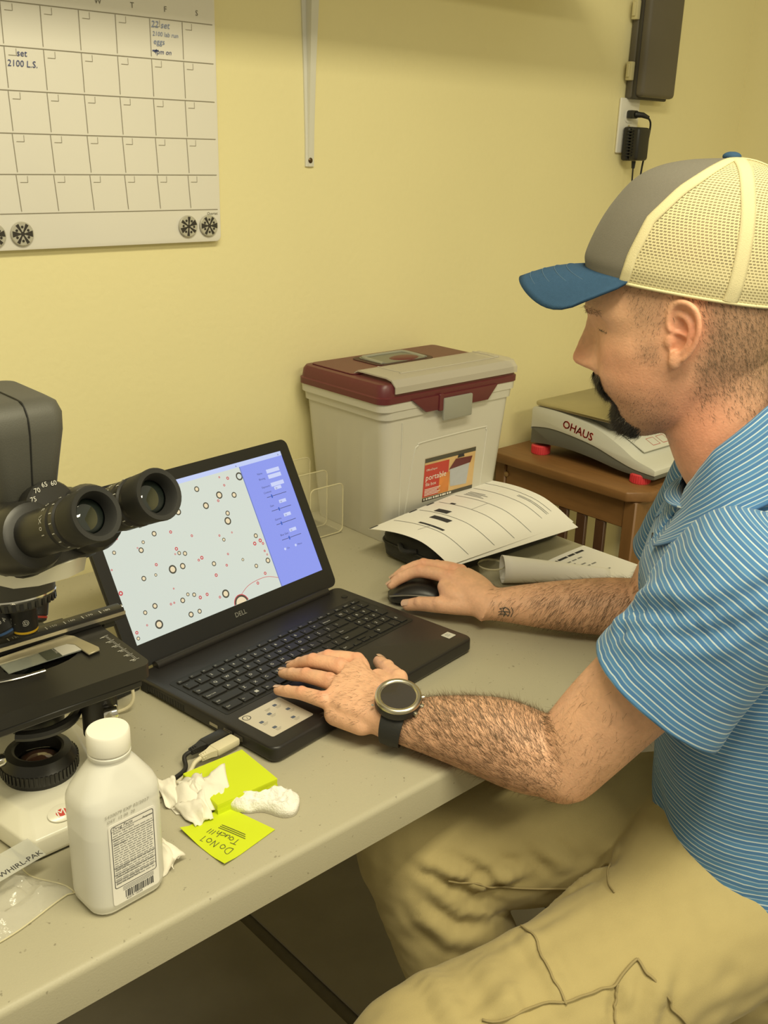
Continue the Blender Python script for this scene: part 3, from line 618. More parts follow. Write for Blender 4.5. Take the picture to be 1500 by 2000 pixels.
# ================================================================ wooden side table
WZ = .770
M['oak'] = pm('oak_wood', (.235, .115, .040), .42, var=.28, vscale=14, bump=.06, bscale=120, stretch=(6, 1, 6), detail=6)
M['oak_v'] = pm('oak_wood_upright', (.225, .110, .038), .45, var=.28, vscale=14, bump=.06, bscale=120, stretch=(6, 6, 1), detail=6)
M['oak_dark'] = pm('dark_oak_slat', (.085, .036, .016), .5, var=.3, vscale=16, stretch=(6, 6, 1), detail=6)
t = thing('wooden_side_table', 'brown slatted wooden side table carrying the bench scale', 'side table', (1.36, .39, 0))
b = MB(); b.prism([(x-1.36, y-.39) for x, y in ((1.060, .636), (1.060, .270), (1.100, .238), (1.655, .238), (1.690, .270), (1.690, .636))], WZ-.022, WZ, None, .004, 2); b.build('top', M['oak'], t)
for x, y in ((1.078, .256), (1.632, .256), (1.078, .600), (1.632, .600)):
    b = MB(); b.rbox(x-1.36, y-.39, 0, x-1.36+.044, y-.39+.03, WZ-.0225, .003, 1); b.build('leg', M['oak_v'], t)
b = MB(); b.rbox(-.278, -.104, WZ-.085, -.262, .21, WZ-.0225, .002, 1); b.build('side_rail', M['oak'], t)
b = MB(); b.rbox(-.278, -.104, .18, -.262, .21, .24, .002, 1); b.build('side_rail', M['oak'], t)
b = MB(); b.rbox(-.238, -.130, WZ-.085, .272, -.112, WZ-.0225, .002, 1); b.build('front_rail', M['oak'], t)
b = MB(); b.box(-.255, -.10, .26, .27, .235, .275); b.build('shelf', M['oak_dark'], t)
for y in (-.060, -.012, .036, .084, .132, .180):
    b = MB(); b.rbox(-.276, y, .24, -.266, y+.024, WZ-.085, .0015, 1); b.build('slat', M['oak_dark'], t)
b = MB(); b.lathe([(.006, 0), (.006, .002), (.003, .004)], 14, T(-.279, .208, WZ-.05)@RY(-90)); b.build('peg', pm('wood_peg', (.36, .22, .09), .5), t)

# ================================================================ bench scale
M['scale_white'] = pm('scale_shell', (.66, .66, .60), .38); M['scale_grey'] = pm('scale_grey', (.13, .13, .115), .45); M['foot_red'] = pm('red_foot', (.72, .06, .075), .4)
t = thing('bench_scale', 'white and grey bench scale with red feet and steel pan', 'scale', (1.245, .42, WZ))
# side profile in (y, z): back is +y
top = [(.150, .075), (.146, .095), (.100, .098), (.045, .094), (-.02, .083), (-.080, .060), (-.120, .040), (-.160, .030), (-.170, .026)]
mid = [(.150, .045), (.146, .050), (.100, .056), (.045, .053), (-.02, .044), (-.080, .028), (-.120, .019), (-.160, .016), (-.170, .016)]
low = [(.150, .014), (.146, .014), (.100, .019), (.045, .021), (-.02, .016), (-.080, .008), (-.120, .006), (-.160, .006), (-.170, .008)]
top, mid, low = [[(y, z+.010) for y, z in q] for q in (top, mid, low)]
def side_shell(nm, up, dn, x0, x1, m, r):
    poly = [(y, z) for y, z in spline(up, 4)]+[(y, z) for y, z in spline(dn[::-1], 4)]
    b = MB(); b.prism(poly, x0, x1, frame((0, 0, 0), (0, 1, 0), (0, 0, 1), (1, 0, 0)), r, 2, 60); return b.build(nm, m, t, 35)
side_shell('upper_shell', top, mid, -.125, .125, M['scale_white'], .005); side_shell('lower_shell', [(y, z-.0004) for y, z in mid], low, -.123, .123, M['scale_grey'], .003)
for x, y in ((-.108, .132), (.108, .132), (-.108, -.128), (.108, -.128)):
    b = MB(); b.lathe([(.019, .0), (.020, .002), (.020, .018), (.018, .020)], 26, T(x, y, 0)); ft = b.build('foot', M['foot_red'], t)
    b = MB()
    for k in range(26): b.box(.0198, -.0008, .002, .0212, .0008, .018, T(x, y, 0)@RZ(k*360/26))
    b.build('foot_knurl', M['foot_red'], ft, 0)
b = MB(); b.prism(rrect(-.128, -.080, .128, .148, .018, 6), .110, .118, None, .003, 3); b.build('weighing_pan', pm('pan_steel', (.50, .46, .36), .28, 1, var=.1, vscale=30), t)
b = MB(); b.prism(rrect(-.10, -.05, .10, .12, .02), .09, .1095); b.build('pan_support', M['scale_grey'], t)
KP = T(0, -.072, .0755)@RX(23.5)                # the sloping front face
b = MB(); b.rbox(-.088, -.050, .0, .122, .048, .0035, .0015, 2, KP); pn = b.build('control_panel', M['scale_white'], t)
KP = KP@T(0, 0, .0036)
b = MB(); b.box(-.010, .008, .0002, .080, .040, .0006, KP); b.build('display_window', pm('lcd_green', (.16, .15, .07), .3), pn, 0)
for k in range(4):
    b = MB(); b.ribbon([(-.045+k*.036, -.040), (-.020+k*.036, -.040), (-.020+k*.036, -.018), (-.045+k*.036, -.018), (-.045+k*.036, -.040)], .0012, KP, .0005); b.build('key_outline', M['red'], pn, 0)
b = MB(); b.lathe([(.009, .0003), (.0001, .0005)], 18, KP@T(-.066, .010, 0), False); b.box(-.076, -.004, .0003, -.056, -.0015, .0006, KP); b.build('emblem', M['red'], pn, 0)
b = MB(); b.text('OHAUS', .024, frame((-.1256, .066, .077), (0, -.985, -.17), (0, -.17, .985), (-1, 0, 0)), ext=.0002)
for dx_, dz_ in ((.0006, 0), (0, .0006)): b.text('OHAUS', .024, frame((-.1257, .066+dx_, .077+dz_), (0, -.985, -.17), (0, -.17, .985), (-1, 0, 0)), ext=.0002)
b.build('brand_text', M['red'], t, 0)
# ================================================================ microscope (faces the table front, -y)
M['mic_white'] = pm('microscope_enamel', (.78, .755, .64), .28, spec=.5, coat=.2)
M['mic_black'] = pm('microscope_black', (.020, .019, .017), .38, var=.1, vscale=30)
M['mic_grey'] = pm('microscope_grey', (.085, .083, .070), .55, bump=.1, bscale=900)
M['glassblack'] = pm('lens_glass', (.008, .012, .010), .04, spec=.9, coat=1)
M['tick'] = pm('white_print', (.62, .61, .56), .6)
t = thing('microscope', 'white and black microscope with two eyepieces in front of laptop', 'microscope', (-.223, .107, TZ))
b = MB()
def oc(pts, z): return [(x, y, z) for x, y in pts]
o1 = [(-.047, -.090), (.047, -.090), (.056, -.076), (.064, -.030), (.080, .060), (.080, .190), (-.080, .190), (-.080, .060), (-.064, -.030), (-.056, -.076)]
o2 = [(x*.985, y*.985) for x, y in o1]
o3 = [(-.037, -.058), (.037, -.058), (.043, -.046), (.050, -.012), (.064, .060), (.066, .180), (-.066, .180), (-.064, .060), (-.050, -.012), (-.043, -.046)]
V, F = [], []
rg = [oc([(x*.97, y*.97) for x, y in o1], .002), oc(o1, .006), oc(o2, .024), oc(o3, .038)]
mb = MB(); mb.loft(rg); V, F = bevel(np.concatenate(mb.v), mb.f, .005, 3, 14); b.add(V, F); bs = b.build('base', M['mic_white'], t, 50)
b = MB(); b.rbox(-.058, -.086, 0, .058, .18, .003, .001, 1); b.build('rubber_pad', M['black_soft'], bs)
# red M emblem on the sloping front
nf = Vector((0, -.020, .0315)).normalized(); 
EK = frame((-.012, -.0735, .0320), (1, 0, 0), (0, .895, .446), (0, -.446, .895))
b = MB(); b.lathe([(.0115, .0), (.0115, .0014), (.0108, .0018)], 28, EK@Matrix.Diagonal((1.25, .82, 1, 1))); eb = b.build('emblem_rim', M['mic_white'], bs)
b = MB(); b.lathe([(.0098, .0016), (.0001, .0020)], 28, EK@Matrix.Diagonal((1.25, .82, 1, 1)), False); b.build('emblem', M['red'], eb)
b = MB(); b.text('M', .0125, EK@T(-.0060, -.0043, .0021), ext=.0002); b.build('emblem_letter', M['plastic_white'], eb, 0)
# arm column and nose
b = MB(); b.loft([[(x, y, z) for x, y in rrect(-hx, y0, hx, y1, .015, 4)] for z, hx, y0, y1 in ((.044, .052, .095, .182), (.10, .044, .110, .178), (.20, .042, .108, .172), (.262, .044, .080, .170), (.300, .046, .050, .165))]); b.build('arm', M['mic_white'], t, 50)
b = MB(); b.loft([[(x, y, z) for x, y in [(-hx, .150), (hx, .150), (hx, y0+.035), (hx*.72, y0+.008), (hx*.3, y0), (-hx*.3, y0), (-hx*.72, y0+.008), (-hx, y0+.035)]] for z, hx, y0 in ((.276, .040, -.062), (.280, .047, -.078), (.298, .049, -.084), (.304, .046, -.078))]); b.build('arm_nose', M['mic_white'], t, 50)
for sx in (-1, 1):
    kb = MB(); kb.lathe([(.024, 0), (.026, .002), (.026, .022), (.024, .024), (.016, .025), (.016, .036), (.014, .038)], 30, T(sx*.046, .135, .075)@RY(90*sx)); kb.build('focus_knob', M['mic_black'], t)
# illuminator
b = MB(); b.lathe([(.034, .030), (.037, .033), (.037, .042)], 40, None); il = b.build('illuminator', M['mic_black'], t)
b = MB(); b.lathe([(.0375, .042), (.0385, .044), (.0385, .054), (.037, .056), (.033, .064), (.026, .066), (.0235, .065), (.0225, .052)], 44, None, False); b.build('illuminator_ring', M['mic_black'], il, 30)
b = MB()
for k in range(52): b.box(.0383, -.0012, .0435, .0396, .0012, .0545, RZ(k*360/52))
b.build('ring_knurl', M['mic_black'], il, 0, kind='stuff')
b = MB(); b.ball((0, 0, .047), (.0225, .0225, .010), 10); b.build('field_lens', pm('field_lens', (.10, .045, .03), .08, spec=.9, coat=1), il)
b = MB(); b.lathe([(.0062, 0), (.0068, .002), (.0068, .014), (.006, .016)], 16, T(-.040, -.012, .075)@RY(-90)); b.build('clamp_screw', M['chrome'], il)
# stage
stage = [(x, y) for x, y in rrect(-.090, -.087, .089, .052, .010, 5)]
b = MB(); hole = []
for k in range(20):
    a = 2*PI*k/20; hole.append((.004+.034*math.cos(a)*(1.25 if math.cos(a) > 0 else 1), -.012+.021*math.sin(a)))
bm = bmesh.new(); vo = [bm.verts.new((x, y, .170)) for x, y in stage]; vh = [bm.verts.new((x, y, .170)) for x, y in hole]
es = [bm.edges.new((vo[i], vo[(i+1) % len(vo)])) for i in range(len(vo))]+[bm.edges.new((vh[i], vh[(i+1) % len(vh)])) for i in range(len(vh))]
bmesh.ops.triangle_fill(bm, edges=es, use_beauty=True)
V, F = bm_out(bm); V = np.array(V); ns, nh = len(stage), len(hole)
b.add(V, F); b.add(V*[1, 1, 0]+[0, 0, .155], [f[::-1] for f in F])
b.add([(x, y, .170) for x, y in stage]+[(x, y, .155) for x, y in stage], [(i, ns+i, ns+(i+1) % ns, (i+1) % ns) for i in range(ns)])
b.add([(x, y, .170) for x, y in hole]+[(x, y, .155) for x, y in hole], [(i, (i+1) % nh, nh+(i+1) % nh, nh+i) for i in range(nh)])
sg = b.build('stage', M['mic_black'], t, 30)
b = MB(); b.rbox(-.075, -.060, .140, .060, .120, .1545, .003, 1); b.build('stage_carrier', M['mic_black'], sg)
b = MB(); b.rbox(-.075, -.086, .146, .078, -.060, .1548, .002, 1); b.build('stage_lip', M['mic_black'], sg)
b = MB()
for k in range(6):
    y = -.070+k*.0125; b.box(.0740, y, .1702, .0790, y+.0008, .1704); b.text(str((5-k)*10), .0050, T(.0760, y+.002, .1703)@RZ(-90))
for k in range(26): b.box(.0795, -.0705+k*.0026, .1702, .0822 if k % 5 else .0840, -.0701+k*.0026, .1704)
b.build('stage_scale', M['tick'], sg, 0, kind='stuff')
# caliper bar across the rear of the stage, with the slide holder plates
b = MB(); b.rbox(-.095, .018, .1705, .117, .034, .184, .002, 2); b.rbox(-.09, .034, .1705, .060, .046, .180, .003, 1); cb = b.build('caliper_bar', M['mic_black'], t)
b = MB(); b.box(-.095, .0172, .176, .1172, .0182, .180); b.build('bar_groove', M['steel'], cb)
b = MB()
for k in range(9): b.box(-.07+k*.020, .020, .1841, -.069+k*.020, .026, .1843); b.text('%d' % (100+10*k), .0055, T(-.066+k*.020, .0215, .1843))
b.build('bar_scale', M['tick'], cb, 0, kind='stuff')
b = MB(); b.lathe([(.0028, 0), (.0030, .001), (.001, .002)], 12, T(.1165, .026, .181)@RY(90)); b.build('bar_screw', M['chrome'], cb)
b = MB(); b.rbox(.096, .030, .158, .112, .046, .1705, .002, 1); b.build('rack_block', M['mic_black'], cb)
M['mic_plate'] = pm('slide_holder_metal', (.52, .47, .33), .4, .5, var=.12, vscale=50)
b = MB(); b.prism([(-.060, .010), (.048, .018), (.054, .010), (.062, -.028), (.060, -.034), (.047, -.036), (.0455, -.008), (.040, -.0015), (-.060, -.0005)], .1712, .1732, None, .0005, 1); b.build('slide_holder', M['mic_plate'], cb)
b = MB(); b.tube(spline([(-.055, .001, .1725), (-.062, -.012, .1725), (-.058, -.026, .1725), (-.030, -.036, .1725), (.000, -.0385, .1725)], 6), .0018, 8, flat=.7); b.build('spring_finger', M['chrome'], cb)
# condenser under the stage
b = MB(); b.lathe([(.026, .096), (.029, .098), (.029, .112), (.032, .114), (.032, .128), (.022, .134), (.018, .150), (.014, .1545)], 32, None); cn = b.build('condenser', M['mic_black'], t)
b = MB(); b.lathe([(.0135, .1548), (.0001, .1575)], 24, None, False); b.build('condenser_lens', M['glassblack'], cn)
b = MB(); b.tube([(.042*math.cos(a), .042*math.sin(a), .106) for a in np.linspace(-2.4, 1.3, 22)], .0055, 8); b.build('condenser_fork', M['mic_black'], cn)
b = MB(); b.tube([(.030, -.010, .108), (.055, -.020, .108)], .0030, 8); b.build('clamp_arm', M['chrome'], cn)
b = MB(); b.lathe([(.0065, 0), (.0072, .001), (.0072, .013), (.0065, .014)], 18, T(.046, -.060, .116)@RZ(-20)@RY(90)); b.build('clamp_knob', M['chrome'], cn)
# stage drive knobs hanging on the right
b = MB(); b.lathe([(.010, .142), (.0175, .139), (.0180, .132), (.0180, .084), (.0170, .082), (.012, .081), (.012, .058), (.011, .056)], 28, T(.052, -.040, 0)); b.build('stage_drive_knob', M['mic_black'], t)
# nosepiece and objectives
NP = T(0, .010, .246)@RX(-10)
b = MB(); b.lathe([(.028, -.020), (.033, -.017), (.0350, -.010), (.0365, .0), (.0385, .014), (.0390, .026), (.0370, .032)], 40, NP); nz_ = b.build('nosepiece', M['mic_grey'], t, 35)
b = MB(); b.lathe([(.0352, -.0100), (.0362, -.0085), (.0358, -.0070)], 40, NP, False); b.build('nosepiece_band', M['chrome'], nz_)
b = MB()
for k in range(30): b.box(.0325, -.0016, -.0175, .0352, .0016, -.0110, NP@RZ(k*12))
b.build('nosepiece_knurl', M['mic_black'], nz_, 0, kind='stuff')
def objective(M0, L, band, num):
    q = MB(); q.lathe([(.0125, 0), (.0135, .001), (.0135, .006), (.0128, .008), (.0128, L*.72), (.0118, L*.74), (.0118, L*.90), (.0085, L*.97), (.004, L)], 28, M0); ob = q.build('objective', M['mic_black'], t, 30)
    q = MB(); q.lathe([(.0119, L*.76), (.0124, L*.775), (.0124, L*.82), (.0119, L*.835)], 28, M0, False); q.build('colour_band', band, ob)
    q = MB()
    for ang, s_ in ((160, num), (100, '@')):
        for i, ch_ in enumerate(s_):
            a = math.radians(ang+i*22); q.text(ch_, .0070, M0@frame((.0130*math.cos(a), .0130*math.sin(a), L*.50), (-math.sin(a), math.cos(a), 0), (0, 0, -1), (math.cos(a), math.sin(a), 0))@T(-.002, 0, 0))
    q.build('engraving', M['tick'], ob, 0)
M['band_y'] = pm('yellow_band', (.75, .46, .02), .4); M['band_b'] = pm('blue_band', (.05, .12, .30), .4); M['band_r'] = pm('red_band', (.5, .05, .03), .4)
objective(T(0, 0, .229)@RX(180), .033, M['band_y'], '.25'); objective(NP@RZ(62)@T(.0, .025, -.016)@RX(180-20), .036, M['band_b'], '40X'); objective(NP@RZ(-62)@T(.0, .025, -.016)@RX(180-20), .030, M['band_r'], '4X')
# binocular head, tilted 30 degrees towards the viewer
ce, se = math.cos(math.radians(25)), math.sin(math.radians(25)); E8 = .783
HM = T(0, -.020, .303)@RZ(9.9)@frame((0, 0, 0), (1, 0, 0), (0, se, ce), (0, -ce, se))@Matrix.Diagonal((1, 1, E8, 1))        # local: x, n (up-normal), e (along the tubes)
b = MB(); b.lathe([(.036, -.022), (.038, -.018), (.038, .006)], 32, T(0, .0, .318)); b.build('head_mount', M['mic_white'], t)
b = MB(); b.loft([[(x, y, z) for x, y in rrect(-hx, -hn, hx, hp, .018, 5)] for z, hx, hn, hp in ((-.035, .034, .012, .034), (-.02, .045, .026, .042), (.03, .050, .034, .040), (.062, .048, .034, .034), (.075, .044, .030, .028))], HM); hd = b.build('binocular_body', M['mic_black'], t, 60)
b = MB(); b.lathe([(.024, .060), (.026, .064), (.026, .084), (.024, .087), (.0001, .088)], 32, HM@T(0, .018, 0)); b.build('hinge_disc', M['mic_black'], hd)
b = MB()
for k, nm in enumerate(('75', '70', '65', '60')):
    a = math.radians(150-k*26); b.text(nm, .0062, HM@frame((.0205*math.cos(a)-.003, .018+.0205*math.sin(a), .0886), (1, 0, 0), (0, 1, 0), (0, 0, 1)))
b.build('hinge_scale', M['tick'], hd, 0)
for sx in (-1, 1):
    K = HM@T(sx*.032, 0, 0); L0 = .226
    b = MB(); b.loft([[(r*math.cos(a), r*math.sin(a)*1.0, z) for a in np.linspace(0, 2*PI, 36, endpoint=False)] for z, r in ((.035, .029), (.060, .0320), (.088, .0320), (.098, .029), (.1005, .0245))], K); ph = b.build('prism_housing', M['mic_black'], hd, 40)
    b = MB(); b.lathe([(.0205, .095), (.0205, .150), (.0216, .152), (.0216, .170), (.0205, .172), (.0200, .176), (.0222, .178), (.0222, .185), (.0206, .187), (.0206, .196)], 36, K, False); ey = b.build('eyepiece', M['mic_black'], t, 30, label='black eyepiece tube with white lettering')
    b = MB(); b.lathe([(.0206, .192), (.0222, .195), (.0225, .214), (.0232, L0-.002), (.0225, L0), (.0185, L0-.0005), (.0160, L0-.005), (.0148, .212), (.0146, .210)], 36, K, False); b.build('eyecup', M['black_soft'], ey, 40)
    b = MB(); b.ball((0, 0, .208), (.0148, .0148, .0040), 10, K); b.build('eye_lens', M['glassblack'], ey)
    b = MB()
    for i, ch_ in enumerate('10X/20'):
        a = math.radians(188-i*15); b.text(ch_, .0075, K@frame((.0218*math.cos(a), .0218*math.sin(a), .158), (math.sin(a), -math.cos(a), 0), (0, 0, 1), (math.cos(a), math.sin(a), 0))@T(-.002, 0, 0))
    for k in range(10):
        a = math.radians(60+k*22); b.box(-.0004, -.002, 0, .0004, .002, .0003, K@frame((.0224*math.cos(a), .0224*math.sin(a), .1815), (math.sin(a), -math.cos(a), 0), (0, 0, 1), (math.cos(a), math.sin(a), 0)))
    b.build('eyepiece_print', M['tick'], ey, 0, kind='stuff')
# grey camera housing on top
b = MB(); rings = []
for z, hx, y0, y1 in ((.340, .026, -.044, .050), (.352, .0265, -.050, .050), (.385, .031, -.054, .052), (.412, .035, -.057, .052), (.428, .036, -.056, .052), (.437, .034, -.050, .050), (.4405, .029, -.040, .046)):
    rings.append([(x, y, z) for x, y in rrect(-hx, y0, hx, y1, .012, 5)])
b.loft(rings); ch2 = b.build('camera_housing', M['mic_grey'], t, 40)
b = MB(); b.loft([[(x, y, z) for x, y in rrect(-.040, -.050, .040, .12, .012, 4)] for z in (.300, .3405)]); b.build('housing_neck', M['mic_white'], t, 40)
b = MB(); b.tube([(0, y, z) for y, z in spline([(-.0445, .341), (-.0502, .352), (-.0542, .385), (-.0572, .412), (-.0562, .428), (-.0502, .4372), (-.040, .4407), (.0, .4408), (.045, .4407)], 6)], .0008, 6); b.build('housing_seam', M['black_soft'], ch2)

# glass slide on the stage
t = thing('microscope_slide', 'glass slide with white frosted label end on the microscope stage', 'slide', (-.223, .107, TZ+.1712))
b = MB(); b.box(-.029, -.0215, 0, .047, .0030, .0011); b.build('glass', pm('slide_glass', (.75, .80, .72), .03, alpha=.30, spec=.8), t, 0)
b = MB(); b.box(.026, -.0213, .00112, .0468, .0028, .0015); b.build('frosted_label', M['plastic_white'], t, 0)
b = MB(); b.box(.010, -.0213, .00112, .0258, .0028, .0013); b.build('dark_mask', pm('slide_mask', (.05, .065, .045), .4), t, 0)
b = MB(); b.text('GLOBE', .0048, T(.0235, .001, .0014)@RZ(-90)); b.build('mask_print', M['tick'], t, 0)

# white cable looping behind the stage
t = thing('white_cable', 'thin cream cable looping to the table behind the microscope stage', 'cable', (-.05, .22, TZ))
b = MB(); b.tube(spline([(-.150, .215, TZ+.13), (-.115, .225, TZ+.105), (-.085, .218, TZ+.070), (-.063, .208, TZ+.036), (-.066, .204, TZ+.012), (-.088, .214, TZ+.003), (-.125, .235, TZ+.003), (-.19, .29, TZ+.003), (-.40, .33, TZ+.003)], 8), .0021, 8); b.build('cord', M['cream'], t, world=True)

# ================================================================ rubbing alcohol bottle
M['hdpe'] = pm('milky_hdpe', (.86, .85, .80), .34, alpha=.74, spec=.4); M['cap'] = pm('white_cap', (.84, .82, .74), .4)
t = thing('alcohol_bottle', 'white plastic rubbing alcohol bottle with printed drug facts label', 'bottle', (-.2275, -.066, TZ), 3); t.scale = (1.06, 1.04, 1.0)
def br(hx, hy, z, r): return [(x, y, z) for x, y in rrect(-hx, -hy, hx, hy, r, 6)]
b = MB(); b.loft([br(.026, .018, .0005, .012), br(.030, .022, .0015, .014), br(.0355, .0265, .007, .017), br(.0365, .0275, .014, .018), br(.0365, .0275, .108, .018), br(.0360, .0270, .114, .018), br(.033, .0245, .122, .017), br(.022, .0185, .1395, .0165), br(.0165, .0165, .1465, .0164), br(.0158, .0158, .1475, .0157), br(.0158, .0158, .154, .0157)])
bt = b.build('bottle_body', M['hdpe'], t, 40)
b = MB(); b.loft([br(.0335, .0245, .003, .015), br(.0345, .0255, .015, .016), br(.0345, .0255, .082, .016)]); b.build('liquid', pm('alcohol', (.80, .79, .72), .1, spec=.3), bt)
b = MB(); b.lathe([(.0168, .1540), (.0178, .1548), (.0182, .156), (.0180, .1725), (.0170, .1742), (.0001, .1746)], 36, None); cp = b.build('screw_cap', M['cap'], t, 40)
b = MB(); b.lathe([(.0172, .1490), (.0180, .1500), (.0180, .1528), (.0172, .1536)], 36, None, False); b.build('neck_ring', M['hdpe'], cp)
BK = frame((0, -.0277, 0), (1, 0, 0), (0, 0, 1), (0, -1, 0))
b = MB(); b.prism(rrect(-.0215, .012, .0235, .098, .003, 4), 0, .0003, BK); lb = b.build('label', M['paper'], t, 0)
b = MB(); p = rrect(-.0190, .030, .0210, .0955, .002, 4); b.ribbon(p+[p[0]], .0006, BK, .0005)
for z in (.0905, .0830, .0520, .0445, .0375): b.ribbon([(-.019, z), (.021, z)], .0004, BK, .0005)
b.build('label_frame', M['ink'], lb, 0)
b = MB(); b.text('Drug Facts', .0043, BK@T(-.0178, .0918, .0005), shear=.2); b.text('Active ingredient', .0029, BK@T(-.0178, .0876, .0005), shear=.2); b.text('Purpose', .0029, BK@T(.0105, .0900, .0005), shear=.2)
for z, s_ in ((.0800, 'Uses'), (.0752, 'Warnings'), (.0490, 'Directions'), (.0412, 'Other information'), (.0340, 'Inactive ingredients')): b.text(s_, .0029, BK@T(-.0178, z, .0005), shear=.2)
b.build('label_headings', M['ink'], lb, 0, kind='stuff')
b = MB()
for k in range(22):
    z = .0855-k*.00245
    if z < .032: break
    x = -.0178
    while x < .019:
        l = random.uniform(.002, .006); b.box(x, z-.0004, .0004, min(x+l, .0198), z+.0004, .0005, BK); x += l+.0009
for k in range(3): b.box(-.012, .0278-k*.0016, .0004, .018, .0284-k*.0016, .0005, BK)
b.build('label_small_print', M['ink_soft'], lb, 0, kind='stuff')
b = MB(); x = -.010
while x < .0165:
    l = random.choice((.0004, .0007, .0011)); b.box(x, .0158, .0004, x+l, .0235, .0005, BK); x += l+random.choice((.0005, .0008))
b.text('42379 15539', .0030, BK@T(-.0095, .0132, .0005)); b.build('barcode', M['ink'], lb, 0, kind='stuff')
b = MB(); b.text('5420079 EXP 02/2027', .0046, BK@T(-.024, .1062, .0004), shear=.15); b.text('DST  12 00  20', .0042, BK@T(-.022, .1010, .0004), shear=.15); b.build('stamped_date', pm('stamp_grey', (.38, .37, .33), .7), t, 0)

# ================================================================ sticky notes
M['sticky'] = pm('yellow_sticky', (.60, .70, .022), .6, var=.03, vscale=20, spec=.2)
def orient(a, b_): d = Vector(b_)-Vector(a); return math.degrees(math.atan2(d.y, d.x))
t = thing('sticky_note_pad', 'thick pad of yellow-green sticky notes beside the laptop plugs', 'sticky notes', (-.0585, .0015, TZ), -2.0)
b = MB()
for k in range(4): V, F = prism_vf([(-.0375, -.0355), (.0375, -.0355), (.0375, .0355), (-.0375, .0355)], .0006+k*.0030, .0035+k*.0030); b.add(V, F, T(random.uniform(-.0003, .0003), random.uniform(-.0003, .0003), 0))
b.build('page_block', M['sticky'], t, 0)
b = MB(); b.box(-.0375, -.0355, .01265, .0375, .0355, .0129, T(.0004, .0002, 0)); b.build('top_page', M['sticky'], t, 0)
cs = [(-.141, -.030), (-.083, -.024), (-.066, -.090), (-.136, -.103)]
def znote(u, v): return TZ+.0008+.0045*max(0, 1-u*5)*max(0, 1-v*2.2)+.003*max(0, v-.75)*4*max(0, .25-u)*4
# u runs from the far-left corner along the far edge, v towards the front
o = sheet('sticky_note', 'single yellow-green sticky note with handwritten pen words', None, cs, znote, M['sticky'], n=10); o['category'] = 'sticky note'
A, B_, C_, D_ = [np.array(c) for c in cs]
def np_(u, v): q = lerp(lerp(A, B_, u), lerp(D_, C_, u), v); return q
# handwriting is read from the far side: x runs towards -u
nx = (np_(0, .5)-np_(1, .5)); nx /= np.linalg.norm(nx); ny = np_(.5, 1)-np_(.5, 0); ny = ny-nx*(ny@nx); ny /= np.linalg.norm(ny)
NK = frame((*np_(.5, .5), TZ+.0016), (*nx, 0), (*ny, 0), (0, 0, -1 if nx[0]*ny[1]-nx[1]*ny[0] < 0 else 1))
_d, _t = np.array((-.1175, -.0890)), np.array((-.1285, -.0520)); _x = (_t-_d)/np.linalg.norm(_t-_d)
NR = frame((_d[0], _d[1], TZ+.0018), (_x[0], _x[1], 0), (-_x[1], _x[0], 0), (0, 0, 1))@Matrix.Diagonal((1.0, 1.0, 1, 1))@T(.024, -.008, 0)
b = MB(); st = .0007
def pen(pts, ox, oy, s=1.0, n=5): b.ribbon(spline([(ox+s*x, oy+s*y) for x, y in pts], n), st, NR)
for ox, glyph in ((-.024, [[(0, 0), (0, 9), (4, 8.5), (6, 5), (4.5, 1), (0, 0)]]), (-.0155, [[(3, 0), (0, 2.5), (1.5, 6), (4.5, 5), (5, 1.5), (3, 0)]]), (-.006, [[(0, 0), (.5, 8.5)], [(.5, 8.5), (5, 0)], [(5, 0), (5.5, 8.5)]]), (.002, [[(3, 0), (0, 2.5), (1.5, 6), (4.5, 5), (5, 1.5), (3, 0)]]), (.009, [[(3, 0), (3, 8)], [(0, 8), (7, 8.5)]])):
    for g in glyph: pen(g, ox, .006, .001)
for ox, glyph in ((-.022, [[(3, 0), (3, 8)], [(0, 8), (7, 8.5)]]), (-.0145, [[(3, 0), (0, 2.5), (1.5, 5), (4, 4), (4, 1), (3, 0)]]), (-.009, [[(0, 4.5), (.5, .5), (3, .5), (4, 4.5), (4.5, 0)]]), (-.003, [[(4, 4.5), (0, 3), (.5, .5), (4, .5)]]), (.002, [[(0, 9), (.3, 0), (1.5, 4), (3.5, 4), (4, 0)]]), (.0085, [[(.5, 9), (0, 2)]]), (.0115, [[(.5, 9), (0, 2)]]), (.0145, [[(.5, 9), (0, 2)]])):
    for g in glyph: pen(g, ox, -.008, .001)
for k in range(3): b.ribbon(spline([(-.024+.002*k, -.0125-.0026*k), (-.005, -.0122-.0026*k), (.010, -.0115-.0026*k)], 5), .0008, NR)
b.build('handwriting', pm('pen_ink', (.10, .10, .04), .6), o, 0, kind='stuff')

